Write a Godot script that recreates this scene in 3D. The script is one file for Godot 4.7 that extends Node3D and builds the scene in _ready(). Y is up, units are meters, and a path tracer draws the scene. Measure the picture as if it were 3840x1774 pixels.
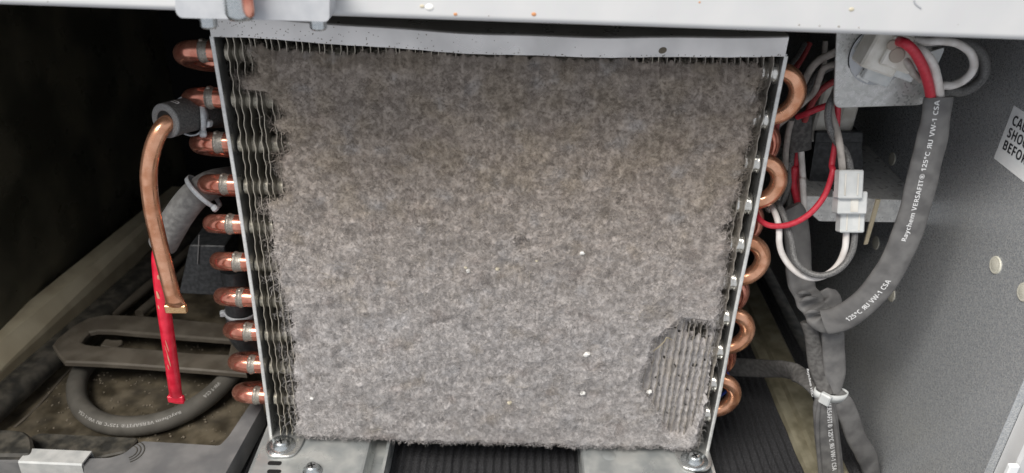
extends Node3D
# Close-up of a dust-clogged condenser coil in the bottom bay of a refrigerated cabinet.
# Lengths are in millimetres in the coil's own frame (x right, y up from the coil's middle, z towards the viewer); V() turns them into metres.

const LIFT := 175.0
var M := {}
var used := {}
var made := {}
var rng := RandomNumberGenerator.new()


func V(x: float, y: float, z: float) -> Vector3:
	return Vector3(x, y + LIFT, z) * 0.001


# ---------------------------------------------------------------- nodes
func numbered(called: String) -> String:
	var n: int = used.get(called, 0)
	used[called] = n + 1
	return called if n == 0 else "%s_%03d" % [called, n]


func thing(called: String, label: String, category: String, group := "", at := Vector3.ZERO) -> Node3D:
	var o := Node3D.new()
	o.name = numbered(called)
	o.position = at
	add_child(o, true)
	return tag(o, label, category, group)


func tag(o: Node3D, label: String, category: String, group := "") -> Node3D:
	o.set_meta("label", label)
	o.set_meta("category", category)
	if group != "":
		o.set_meta("group", group)
	return o


# commits a SurfaceTool (or takes a mesh) as one named object
func obj(called: String, shape, material: Material, parent: Node3D = null) -> MeshInstance3D:
	var o := MeshInstance3D.new()
	if shape is SurfaceTool:
		shape.generate_normals()
		o.mesh = shape.commit()
	else:
		o.mesh = shape
	o.material_override = material
	if parent == null:
		o.name = numbered(called)
		add_child(o, true)
	else:
		o.name = called
		parent.add_child(o, true)
		o.position = -parent.position if parent.get_parent() == self else Vector3.ZERO
	return o


func struct(called: String, shape, material: Material) -> MeshInstance3D:
	var o := obj(called, shape, material)
	o.set_meta("kind", "structure")
	return o


func mb() -> SurfaceTool:
	var st := SurfaceTool.new()
	st.begin(Mesh.PRIMITIVE_TRIANGLES)
	return st


# ---------------------------------------------------------------- shapes
# corners given counter-clockwise as seen from outside
func quad(st: SurfaceTool, a: Vector3, b: Vector3, c: Vector3, d: Vector3) -> void:
	for p in [a, c, b, a, d, c]:
		st.add_vertex(p)


func tri(st: SurfaceTool, a: Vector3, b: Vector3, c: Vector3) -> void:
	for p in [a, c, b]:
		st.add_vertex(p)


func curve(pts: Array, sub := 8) -> PackedVector3Array:
	var out := PackedVector3Array()
	for i in pts.size() - 1:
		var p0: Vector3 = pts[maxi(i - 1, 0)]
		var p1: Vector3 = pts[i]
		var p2: Vector3 = pts[i + 1]
		var p3: Vector3 = pts[mini(i + 2, pts.size() - 1)]
		for k in sub:
			out.append(p1.cubic_interpolate(p2, p0, p3, float(k) / sub))
	out.append(pts[pts.size() - 1])
	return out


func frames(path: PackedVector3Array, face: Vector3) -> Array:
	var out := []
	var n := face
	for i in path.size():
		var t := (path[mini(i + 1, path.size() - 1)] - path[maxi(i - 1, 0)]).normalized()
		n = (n - t * n.dot(t)).normalized()
		out.append([path[i], t, n, t.cross(n)])      # point, tangent, facing, side
	return out


# sweeps an ellipse: rx across, ry along the facing direction (millimetres); both may be numbers or Callables of 0..1
func sweep(st: SurfaceTool, path: PackedVector3Array, rx, ry, sides := 14, face := Vector3(0, 0.3, 1), power := 1.0, hold := false) -> void:
	var fr := frames(path, face)
	var rings := []
	for i in fr.size():
		var u := float(i) / (fr.size() - 1)
		var a: float = (rx.call(u) if rx is Callable else rx) * 0.001
		var b: float = (ry.call(u) if ry is Callable else ry) * 0.001
		var ring := []
		var n: Vector3 = fr[i][2]
		var s: Vector3 = fr[i][3]
		if hold:
			var t: Vector3 = fr[i][1]
			n = (face - t * face.dot(t)).normalized()
			s = t.cross(n)
		for k in sides:
			var w := TAU * k / sides
			var c := cos(w)
			var d := sin(w)
			ring.append(fr[i][0] + s * a * signf(c) * pow(absf(c), power) + n * b * signf(d) * pow(absf(d), power))
		rings.append(ring)
	st.set_smooth_group(0)
	for i in rings.size() - 1:
		for k in sides:
			var l := (k + 1) % sides
			quad(st, rings[i][k], rings[i + 1][k], rings[i + 1][l], rings[i][l])
	st.set_smooth_group(-1)
	for k in sides:
		var l := (k + 1) % sides
		tri(st, fr[0][0], rings[0][k], rings[0][l])
		tri(st, fr[-1][0], rings[-1][l], rings[-1][k])


func tube(called: String, pts: Array, radius, m: Material, parent: Node3D = null, sides := 14, sub := 8) -> MeshInstance3D:
	var st := mb()
	sweep(st, curve(pts, sub), radius, radius, sides)
	return obj(called, st, m, parent)


# a profile of (radius, along) pairs turned about an axis
func lathe(st: SurfaceTool, profile: Array, at: Vector3, axis: Vector3, segs := 28, smooth := true) -> void:
	var z := axis.normalized()
	var x := z.cross(Vector3(0.31, 0.2, 0.93)).normalized()
	var y := z.cross(x)
	st.set_smooth_group(0 if smooth else -1)
	for i in profile.size() - 1:
		for k in segs:
			var p := []
			for q in [[i, k], [i, k + 1], [i + 1, k + 1], [i + 1, k]]:
				var w: float = TAU * q[1] / segs
				var pr: Vector2 = profile[q[0]] * 0.001
				p.append(at + (x * cos(w) + y * sin(w)) * pr.x + z * pr.y)
			quad(st, p[0], p[1], p[2], p[3])


# a box with chamfered edges, size in millimetres
func rbox(st: SurfaceTool, at: Vector3, size: Vector3, bevel := 0.6, turn := Basis.IDENTITY) -> void:
	var h := size * 0.0005
	var b := minf(bevel * 0.001, minf(h.x, minf(h.y, h.z)) * 0.9)
	st.set_smooth_group(-1)
	for ax in 3:
		for s in [-1.0, 1.0]:
			var f := []
			for c in [[-1, -1], [1, -1], [1, 1], [-1, 1]]:
				var p := Vector3.ZERO
				p[ax] = s * h[ax]
				p[(ax + 1) % 3] = c[0] * (h[(ax + 1) % 3] - b)
				p[(ax + 2) % 3] = c[1] * (h[(ax + 2) % 3] - b)
				f.append(at + turn * p)
			if s > 0:
				quad(st, f[0], f[1], f[2], f[3])
			else:
				quad(st, f[3], f[2], f[1], f[0])
	for ax in 3:
		var a1 := (ax + 1) % 3
		var a2 := (ax + 2) % 3
		for s1 in [-1.0, 1.0]:
			for s2 in [-1.0, 1.0]:
				var f := []
				for c in [[-1, 0], [1, 0], [1, 1], [-1, 1]]:
					var p := Vector3.ZERO
					p[ax] = c[0] * (h[ax] - b)
					p[a1] = s1 * (h[a1] - (b if c[1] else 0.0))
					p[a2] = s2 * (h[a2] - (0.0 if c[1] else b))
					f.append(at + turn * p)
				if s1 * s2 > 0:
					quad(st, f[0], f[1], f[2], f[3])
				else:
					quad(st, f[3], f[2], f[1], f[0])
	for sx in [-1.0, 1.0]:
		for sy in [-1.0, 1.0]:
			for sz in [-1.0, 1.0]:
				var p1 := at + turn * Vector3(sx * h.x, sy * (h.y - b), sz * (h.z - b))
				var p2 := at + turn * Vector3(sx * (h.x - b), sy * h.y, sz * (h.z - b))
				var p3 := at + turn * Vector3(sx * (h.x - b), sy * (h.y - b), sz * h.z)
				if sx * sy * sz > 0:
					tri(st, p1, p2, p3)
				else:
					tri(st, p1, p3, p2)


# an outline (Vector2s in mm) given thickness; place maps (x, y, depth) in mm to the world
func prism(st: SurfaceTool, outline: PackedVector2Array, thick: float, place: Callable, bevel := 0.4) -> void:
	if not Geometry2D.is_polygon_clockwise(outline):
		outline.reverse()
	var n := outline.size()
	var small := PackedVector2Array()
	for s in [1.0, -1.0]:                           # inset each corner by the bevel, on whichever side makes the outline smaller
		small = PackedVector2Array()
		for i in n:
			var d1 := (outline[i] - outline[(i + n - 1) % n]).normalized()
			var d2 := (outline[(i + 1) % n] - outline[i]).normalized()
			var m := Vector2(d1.y, -d1.x) + Vector2(d2.y, -d2.x)
			small.append(outline[i] + m / maxf(m.length_squared() * 0.5, 0.4) * bevel * s)
		if area(small) < area(outline):
			break
	if Geometry2D.triangulate_polygon(small).is_empty():
		small = outline
	var layers := [[outline, 0.0], [outline, thick - bevel], [small, thick]]
	st.set_smooth_group(-1)
	for l in 2:
		for i in n:
			var j := (i + 1) % n
			var a: Vector2 = layers[l][0][i]
			var b: Vector2 = layers[l][0][j]
			var c: Vector2 = layers[l + 1][0][j]
			var d: Vector2 = layers[l + 1][0][i]
			quad(st, place.call(b.x, b.y, layers[l][1]), place.call(a.x, a.y, layers[l][1]), place.call(d.x, d.y, layers[l + 1][1]), place.call(c.x, c.y, layers[l + 1][1]))
	for l in [0, 2]:
		var ring: PackedVector2Array = layers[l][0]
		var ids := Geometry2D.triangulate_polygon(ring)
		for k in range(0, ids.size(), 3):
			var p := []
			for q in 3:
				p.append(place.call(ring[ids[k + q]].x, ring[ids[k + q]].y, layers[l][1]))
			var nrm: Vector3 = (p[1] - p[0]).cross(p[2] - p[0])
			var out: Vector3 = place.call(ring[0].x, ring[0].y, layers[l][1] + (1.0 if l else -1.0)) - place.call(ring[0].x, ring[0].y, layers[l][1])
			if nrm.dot(out) > 0:
				tri(st, p[0], p[1], p[2])
			else:
				tri(st, p[0], p[2], p[1])


func area(ring: PackedVector2Array) -> float:
	var a := 0.0
	for i in ring.size():
		a += ring[i].cross(ring[(i + 1) % ring.size()])
	return absf(a)


func facing(z: float) -> Callable:                  # outline in x, y; thickness towards the viewer from z
	return func(x, y, d): return V(x, y, z + d)


func lying(y: float) -> Callable:                   # outline in x, z; thickness upwards from y
	return func(x, z, d): return V(x, y + d, z)


func rounded(pts: Array, radius: float, steps := 5) -> PackedVector2Array:
	var out := PackedVector2Array()
	var n := pts.size()
	for i in n:
		var a: Vector2 = pts[(i + n - 1) % n]
		var b: Vector2 = pts[i]
		var c: Vector2 = pts[(i + 1) % n]
		var r := minf(radius, minf(a.distance_to(b), b.distance_to(c)) * 0.48)
		var p := b + (a - b).normalized() * r
		var q := b + (c - b).normalized() * r
		for k in steps + 1:
			var t := float(k) / steps
			out.append(p.lerp(b, t).lerp(b.lerp(q, t), t))
	return out


func font(bold := false) -> SystemFont:
	var f := SystemFont.new()
	f.font_names = PackedStringArray(["Droid Sans"])
	if bold:
		f.font_weight = 700
	return f


func glyphs(text: String, bold := false) -> PackedVector3Array:
	var t := TextMesh.new()
	t.text = text
	t.font = font(bold)
	t.font_size = 64
	t.pixel_size = 0.01
	t.depth = 0.0
	t.curve_step = 1.0
	t.horizontal_alignment = HORIZONTAL_ALIGNMENT_LEFT
	t.vertical_alignment = VERTICAL_ALIGNMENT_BOTTOM
	return t.get_faces()


# lettering printed along a sleeve: the text runs along path from `start` mm, squeezed into `length` mm; letters stand to the facing side's up
func print_on(called: String, path: PackedVector3Array, rx: float, ry: float, face: Vector3, pieces: Array, start: float, length: float, height: float, off: float, m: Material, parent: Node3D, hold := true) -> void:
	var tris := PackedVector3Array()
	var x := 0.0
	var top := 0.0
	for p in pieces:
		var mirror: bool = p.begins_with("~")
		var f := glyphs(p.substr(1) if mirror else p, true)
		var lo := INF
		var hi := -INF
		for v in f:
			lo = minf(lo, v.x)
			hi = maxf(hi, v.x)
			top = maxf(top, v.y)
		for v in f:
			tris.append(Vector3(x + (hi - v.x if mirror else v.x - lo), v.y, 0))
		x += hi - lo + (0.24 if p.ends_with(" ") else 0.05)
	var base := INF
	for v in tris:
		base = minf(base, v.y)
	var along := PackedFloat32Array([0.0])
	for i in range(1, path.size()):
		along.append(along[-1] + path[i].distance_to(path[i - 1]) * 1000.0)
	var st := mb()
	st.set_smooth_group(-1)
	var placed := []
	for v in tris:
		var s := start + v.x / x * length
		var i := clampi(along.bsearch(s) - 1, 0, path.size() - 2)
		var w := (s - along[i]) / maxf(along[i + 1] - along[i], 0.0001)
		var p := path[i].lerp(path[i + 1], w)
		var t0 := (path[mini(i + 1, path.size() - 1)] - path[maxi(i - 1, 0)]).normalized()
		var t1 := (path[mini(i + 2, path.size() - 1)] - path[i]).normalized()
		var t := t0.lerp(t1, w).normalized()
		var n := (face - t * face.dot(t)).normalized()
		var up := n.cross(t)
		var y := (v.y - base) / (top - base) * height - height * 0.5 + off
		var e := clampf(y / rx, -0.98, 0.98)
		placed.append(p + up * y * 0.001 + n * (ry * sqrt(1.0 - e * e) + 0.2) * 0.001)
	for k in range(0, placed.size(), 3):
		for q in 3:
			st.add_vertex(placed[k + q])
	var o := obj(called, st, m, parent)
	o.set_meta("label", "white printed lettering")


# ---------------------------------------------------------------- materials
func noise_tex(freq: float, seed_: int, ramp: Array, size := 256, type := FastNoiseLite.TYPE_SIMPLEX_SMOOTH, octaves := 4) -> NoiseTexture2D:
	var n := FastNoiseLite.new()
	n.noise_type = type
	n.frequency = freq
	n.seed = seed_
	n.fractal_octaves = octaves
	if type == FastNoiseLite.TYPE_CELLULAR:
		n.cellular_return_type = FastNoiseLite.RETURN_CELL_VALUE
		n.fractal_type = FastNoiseLite.FRACTAL_NONE
	var t := NoiseTexture2D.new()
	t.width = size
	t.height = size
	t.seamless = true
	t.noise = n
	if ramp.size():
		var g := Gradient.new()
		var offs := PackedFloat32Array()
		var cols := PackedColorArray()
		for i in ramp.size():
			offs.append(ramp[i][0])
			cols.append(ramp[i][1])
		g.offsets = offs
		g.colors = cols
		t.color_ramp = g
	return t


# roughness and relief patterns are shared between materials of about the same grain
func shared(type: int, freq: float, ramp: Array) -> NoiseTexture2D:
	var step := 0.02 if freq < 0.04 else 0.06 if freq < 0.1 else 0.2
	for r in ramp:
		r[1] = grey(roundf(r[1].r * 8.0) / 8.0)
	var key := "%d %.2f %s" % [type, step, ramp]
	if not made.has(key):
		made[key] = noise_tex(step, 77 + made.size(), ramp, 256, type)
	return made[key]


func grey(v: float) -> Color:
	return Color(v, v, v)


# colours are linear base colours; the ramp runs from a to b, tile is the pattern's repeat in mm
func mat(a: Color, b: Color, rough := [0.5, 0.5], metal := 0.0, tile := 60.0, freq := 0.02, bump := 0.0, seed_ := 1, type := FastNoiseLite.TYPE_SIMPLEX_SMOOTH) -> StandardMaterial3D:
	var m := StandardMaterial3D.new()
	m.albedo_texture = noise_tex(freq, seed_, [[0.25, a.linear_to_srgb()], [0.75, b.linear_to_srgb()]], 256, type)
	m.roughness = 1.0
	m.roughness_texture = shared(type, freq, [[0.2, grey(rough[0])], [0.8, grey(rough[1])]])
	m.metallic = metal
	m.uv1_triplanar = true
	m.uv1_scale = Vector3.ONE * (1000.0 / tile)
	if bump > 0.0:
		m.heightmap_enabled = true
		m.heightmap_texture = shared(type, freq * 2.0, [])
		m.heightmap_scale = bump * 0.1
	return m


func flat(c: Color, rough := 0.5, metal := 0.0) -> StandardMaterial3D:
	var m := StandardMaterial3D.new()
	m.albedo_color = c.linear_to_srgb()
	m.roughness = rough
	m.metallic = metal
	return m


func materials() -> void:
	var cell := FastNoiseLite.TYPE_CELLULAR
	M.white_paint = mat(Color(0.585, 0.59, 0.595), Color(0.62, 0.62, 0.62), [0.32, 0.42], 0.0, 120, 0.01)
	M.chip_white = flat(Color(0.85, 0.84, 0.8), 0.6)
	M.rust = flat(Color(0.55, 0.25, 0.11), 0.8)
	M.chip_beige = flat(Color(0.55, 0.5, 0.38), 0.7)
	M.galv = mat(Color(0.56, 0.57, 0.56), Color(0.70, 0.70, 0.68), [0.35, 0.5], 0.35, 70, 0.02, 0.0, 3)
	M.galv_rail = mat(Color(0.38, 0.40, 0.40), Color(0.58, 0.59, 0.57), [0.28, 0.45], 0.45, 130, 0.02, 0.0, 9)
	M.spangle = mat(Color(0.50, 0.50, 0.48), Color(0.58, 0.575, 0.56), [0.3, 0.5], 0.45, 60, 0.10, 0.0, 5, cell)
	M.wall_metal = mat(Color(0.46, 0.485, 0.51), Color(0.67, 0.68, 0.685), [0.22, 0.44], 0.55, 26, 0.17, 0.0, 6, cell)
	M.bracket_grey = mat(Color(0.44, 0.455, 0.48), Color(0.52, 0.53, 0.55), [0.45, 0.6], 0.25, 80, 0.02, 0.0, 8)
	M.alum = mat(Color(0.58, 0.565, 0.555), Color(0.74, 0.72, 0.705), [0.22, 0.4], 0.7, 170, 0.016, 0.03, 11)
	M.alum_dirty = mat(Color(0.30, 0.29, 0.28), Color(0.60, 0.58, 0.56), [0.42, 0.6], 0.6, 25, 0.04, 0.05, 12)
	M.plate = mat(Color(0.46, 0.47, 0.47), Color(0.62, 0.62, 0.60), [0.22, 0.38], 0.75, 90, 0.02, 0.0, 13)
	M.fin = flat(Color.WHITE, 0.4, 0.35)
	M.fin.vertex_color_use_as_albedo = true
	M.fin_dusty = mat(Color(0.27, 0.245, 0.21), Color(0.42, 0.385, 0.34), [0.7, 0.9], 0.0, 30, 0.05, 0.0, 53)
	M.tube_skin = mat(Color(0.50, 0.46, 0.37), Color(0.74, 0.69, 0.58), [0.22, 0.4], 0.35, 30, 0.05, 0.0, 54)
	M.collar = mat(Color(0.70, 0.68, 0.63), Color(0.84, 0.82, 0.78), [0.1, 0.22], 0.85, 20, 0.05, 0.0, 15)
	M.copper = mat(Color(0.62, 0.28, 0.155), Color(0.88, 0.48, 0.31), [0.18, 0.38], 0.85, 70, 0.025, 0.0, 16)
	M.copper_pink = mat(Color(0.54, 0.18, 0.125), Color(0.86, 0.40, 0.29), [0.12, 0.28], 0.82, 60, 0.028, 0.0, 17)
	M.copper_cut = mat(Color(0.70, 0.42, 0.20), Color(0.85, 0.58, 0.33), [0.3, 0.45], 0.9, 12, 0.04, 0.02, 18)
	M.braze = mat(Color(0.22, 0.20, 0.175), Color(0.50, 0.46, 0.40), [0.3, 0.6], 0.55, 14, 0.05, 0.08, 19)
	M.red_paint = mat(Color(0.52, 0.010, 0.03), Color(0.66, 0.022, 0.05), [0.16, 0.28], 0.0, 40, 0.02, 0.0, 20)
	M.foam = mat(Color(0.045, 0.045, 0.045), Color(0.13, 0.125, 0.12), [0.75, 0.95], 0.0, 22, 0.06, 0.15, 22)
	M.foam_grey = mat(Color(0.13, 0.128, 0.125), Color(0.23, 0.227, 0.22), [0.75, 0.95], 0.0, 40, 0.03, 0.05, 58)
	M.foam_cut = mat(Color(0.10, 0.10, 0.10), Color(0.24, 0.24, 0.24), [0.8, 0.95], 0.0, 10, 0.06, 0.1, 23)
	M.shrink = mat(Color(0.10, 0.098, 0.098), Color(0.165, 0.161, 0.158), [0.5, 0.7], 0.0, 70, 0.018, 0.02, 24)
	M.shrink_dark = mat(Color(0.06, 0.057, 0.055), Color(0.13, 0.125, 0.12), [0.6, 0.8], 0.0, 30, 0.03, 0.04, 25)
	M.print_white = flat(Color(0.72, 0.72, 0.72), 0.6)
	M.edge = mat(Color(0.62, 0.62, 0.61), Color(0.78, 0.78, 0.76), [0.3, 0.45], 0.3, 40, 0.03, 0.0, 52)
	M.smudge = flat(Color(0.30, 0.28, 0.25), 0.8)
	M.tan_chip = flat(Color(0.62, 0.30, 0.20), 0.45)
	M.grit = flat(Color(0.16, 0.135, 0.10), 0.9)
	M.print_dim = flat(Color(0.33, 0.32, 0.30), 0.7)
	M.print_black = flat(Color(0.02, 0.02, 0.025), 0.6)
	M.black_plastic = mat(Color(0.022, 0.021, 0.018), Color(0.075, 0.068, 0.055), [0.5, 0.8], 0.0, 70, 0.02, 0.08, 26)
	M.tray_rim = mat(Color(0.13, 0.13, 0.132), Color(0.19, 0.187, 0.185), [0.5, 0.7], 0.0, 110, 0.014, 0.0, 27)
	M.strap = mat(Color(0.085, 0.072, 0.055), Color(0.128, 0.111, 0.088), [0.55, 0.8], 0.0, 110, 0.014, 0.0, 28)
	M.hose = mat(Color(0.075, 0.07, 0.06), Color(0.115, 0.107, 0.093), [0.5, 0.7], 0.0, 90, 0.015, 0.0, 29)
	M.beige = mat(Color(0.58, 0.50, 0.35), Color(0.74, 0.66, 0.48), [0.35, 0.55], 0.2, 140, 0.014, 0.0, 30)
	M.floor_metal = mat(Color(0.20, 0.18, 0.12), Color(0.36, 0.33, 0.24), [0.35, 0.6], 0.35, 120, 0.02, 0.0, 56)
	M.dark_paint = mat(Color(0.05, 0.048, 0.034), Color(0.11, 0.10, 0.07), [0.25, 0.4], 0.0, 260, 0.012, 0.0, 31)
	M.relay = mat(Color(0.02, 0.022, 0.024), Color(0.045, 0.047, 0.05), [0.4, 0.6], 0.0, 30, 0.03, 0.02, 32)
	M.nylon = mat(Color(0.54, 0.56, 0.56), Color(0.64, 0.65, 0.64), [0.35, 0.5], 0.0, 45, 0.02, 0.0, 33)
	M.nylon_dirty = mat(Color(0.55, 0.52, 0.46), Color(0.74, 0.72, 0.67), [0.45, 0.65], 0.0, 60, 0.015, 0.0, 34)
	M.braze_flat = flat(Color(0.36, 0.31, 0.26), 0.7)
	M.tie = mat(Color(0.40, 0.42, 0.44), Color(0.54, 0.56, 0.58), [0.3, 0.45], 0.0, 15, 0.03, 0.0, 35)
	M.tie.backlight_enabled = true
	M.tie.backlight = grey(0.35)
	M.wire_white = mat(Color(0.58, 0.54, 0.51), Color(0.78, 0.75, 0.73), [0.35, 0.5], 0.0, 50, 0.02, 0.0, 36)
	M.wire_dusty = mat(Color(0.26, 0.235, 0.215), Color(0.50, 0.46, 0.42), [0.45, 0.65], 0.0, 50, 0.02, 0.0, 37)
	M.wire_grey = mat(Color(0.07, 0.07, 0.07), Color(0.20, 0.195, 0.19), [0.4, 0.65], 0.0, 14, 0.05, 0.03, 38)
	M.wire_red = mat(Color(0.48, 0.02, 0.04), Color(0.60, 0.045, 0.07), [0.35, 0.5], 0.0, 22, 0.03, 0.0, 39)
	M.wire_red_dusty = mat(Color(0.34, 0.04, 0.045), Color(0.46, 0.09, 0.09), [0.45, 0.65], 0.0, 20, 0.04, 0.0, 41)
	M.wire_blue = flat(Color(0.02, 0.05, 0.3), 0.5)
	M.sticker = mat(Color(0.86, 0.88, 0.89), Color(0.91, 0.92, 0.92), [0.45, 0.6], 0.0, 60, 0.02, 0.0, 42)
	M.cream = mat(Color(0.55, 0.53, 0.44), Color(0.70, 0.68, 0.60), [0.5, 0.7], 0.1, 12, 0.04, 0.02, 43)
	M.zinc = mat(Color(0.50, 0.54, 0.56), Color(0.68, 0.70, 0.70), [0.16, 0.32], 0.9, 14, 0.05, 0.02, 44)
	M.black_hole = flat(Color(0.008, 0.008, 0.008), 0.9)
	M.carpet = mat(Color(0.010, 0.010, 0.011), Color(0.055, 0.055, 0.06), [0.85, 1.0], 0.0, 22, 0.06, 0.4, 45)
	M.lint = StandardMaterial3D.new()
	M.lint.vertex_color_use_as_albedo = true
	M.lint.roughness = 1.0
	M.lint.metallic_specular = 0.1


# ---------------------------------------------------------------- the coil
const HALF := 147.0
const TOP := 122.5
const FOOT := -149.7


func row(i: int) -> float:
	return 111.0 - 26.1 * i


func bow(y: float) -> float:                          # the left end plate is bent slightly inwards at mid height
	return 1.7 * sin(clampf((y - FOOT) / (TOP - FOOT), 0, 1) * PI)


func sag(x: float) -> float:                          # the cap is dented down in its middle
	return -4.3 * pow(maxf(cos((x - 12.0) / 147.0 * PI * 0.5), 0.0), 1.4) + 0.25 * sin(x * 0.09)


func end_plate(side: float) -> SurfaceTool:
	var st := mb()
	var n := 24
	for pass_ in 1:
		var ring := []
		for i in n + 1:
			var y := lerpf(FOOT, TOP + 0.6, float(i) / n)
			var b := bow(y) if side < 0 else 0.25 * sin(y * 0.05)
			var x0 := side * HALF + b
			var x1 := x0 + side * 1.7
			ring.append([V(x0, y, -88), V(x0, y, -0.5), V(x0 + side * 0.5, y, 0), V(x1 - side * 0.5, y, 0), V(x1, y, -0.5), V(x1, y, -88)])
		for i in n:
			for k in 6:
				var l := (k + 1) % 6
				st.set_smooth_group(k)
				if side < 0:
					quad(st, ring[i][l], ring[i][k], ring[i + 1][k], ring[i + 1][l])
				else:
					quad(st, ring[i][k], ring[i][l], ring[i + 1][l], ring[i + 1][k])
	# foot bent inwards and forwards under the screw
	st.set_smooth_group(-1)
	var foot := rounded([Vector2(side * (HALF + 1.7), -20), Vector2(side * (HALF + 1.7), 12), Vector2(side * (HALF - 3), 19), Vector2(side * (HALF - 19), 18), Vector2(side * (HALF - 22), 6), Vector2(side * (HALF - 22), -20)], 5)
	prism(st, foot, 1.4, lying(FOOT - 0.2), 0.3)
	return st


func cap() -> SurfaceTool:
	var st := mb()
	var n := 60
	var rows := []
	for i in n + 1:
		var x := lerpf(-HALF - 0.6, HALF - 0.2, float(i) / n)
		var s := sag(x)
		var b := TOP + s + 0.08 * sin(x * 1.7) + 0.06 * sin(x * 3.9 + 1.0)
		var t := 133.2 + s * 0.95
		rows.append([V(x, b, 0.4), V(x, b, 1.8), V(x, t - 1.2, 1.9), V(x, t - 0.35, 1.55), V(x, t, 0.6), V(x, t + 1.5, -88), V(x, t + 0.3, -88), V(x, t - 1.2, 0.4)])
	for i in n:
		for k in 8:
			var l := (k + 1) % 8
			st.set_smooth_group(1 if k in [1, 2, 3, 4] else k + 10)
			quad(st, rows[i][k], rows[i + 1][k], rows[i + 1][l], rows[i][l])
	st.set_smooth_group(-1)
	for e in [0, n]:
		for k in range(1, 7):
			if e == 0:
				tri(st, rows[e][0], rows[e][k], rows[e][k + 1])
			else:
				tri(st, rows[e][0], rows[e][k + 1], rows[e][k])
	return st


func fin_mesh(phase: float) -> ArrayMesh:
	var st := mb()
	var n := 130
	var zs := [-60.0, -44.0, -30.0, -18.0, -9.0, -3.5, -0.5, 0.0]
	var grid := []
	for side in [-1.0, 1.0]:
		var g := []
		for i in n + 1:
			var y := lerpf(FOOT + 2.5, TOP + 1.0, float(i) / n)
			var line := []
			for z in zs:
				var wave := 0.27 * sin(y * TAU / 9.6 + 0.25 * sin(phase) + z * 0.05) + 0.16 * sin(y * TAU / 23.0 + phase * 2.3) + 0.2 * sin(y * 0.041 + phase)
				line.append(V(wave + side * 0.17, y, z + (0.25 * sin(y * 0.62 + phase * 3.0) if z > -4 else 0.0)))
			g.append(line)
		grid.append(g)
	# the sides are coloured darker, the cut front edges lighter
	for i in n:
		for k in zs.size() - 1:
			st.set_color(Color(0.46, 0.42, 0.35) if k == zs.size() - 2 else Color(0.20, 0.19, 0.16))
			st.set_smooth_group(1)
			quad(st, grid[1][i][k + 1], grid[1][i][k], grid[1][i + 1][k], grid[1][i + 1][k + 1])
			st.set_smooth_group(2)
			quad(st, grid[0][i][k], grid[0][i][k + 1], grid[0][i + 1][k + 1], grid[0][i + 1][k])
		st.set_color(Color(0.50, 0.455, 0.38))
		st.set_smooth_group(3)
		quad(st, grid[0][i][-1], grid[1][i][-1], grid[1][i + 1][-1], grid[0][i + 1][-1])
	st.generate_normals()
	return st.commit()


func u_bend(at: Vector2, a: Vector3, b: Vector3, side: float, reach: float, called: String, parent: Node3D, m: Material) -> MeshInstance3D:
	# hairpin leaving the plate at a, turning round and coming back at b
	var pts := []
	var out := Vector3(side, 0, 0)
	var mid := (a + b) * 0.5
	var r := a.distance_to(b) * 0.5
	var up := (a - b).normalized()
	pts.append(a + out * 0.0005)
	for k in 3:
		pts.append(a + out * reach * 0.001 * k / 3.0)
	for k in 13:
		var w := PI * k / 12.0
		pts.append(mid + out * (reach * 0.001 + r * sin(w)) + up * r * cos(w))
	for k in range(2, -1, -1):
		pts.append(b + out * reach * 0.001 * k / 3.0)
	pts.append(b + out * 0.0005)
	var st := mb()
	sweep(st, curve(pts, 3), 5.75 if side < 0 else 4.85, 5.75 if side < 0 else 4.85, 20, up.cross(out))
	return obj(called, st, m, parent)


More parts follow.
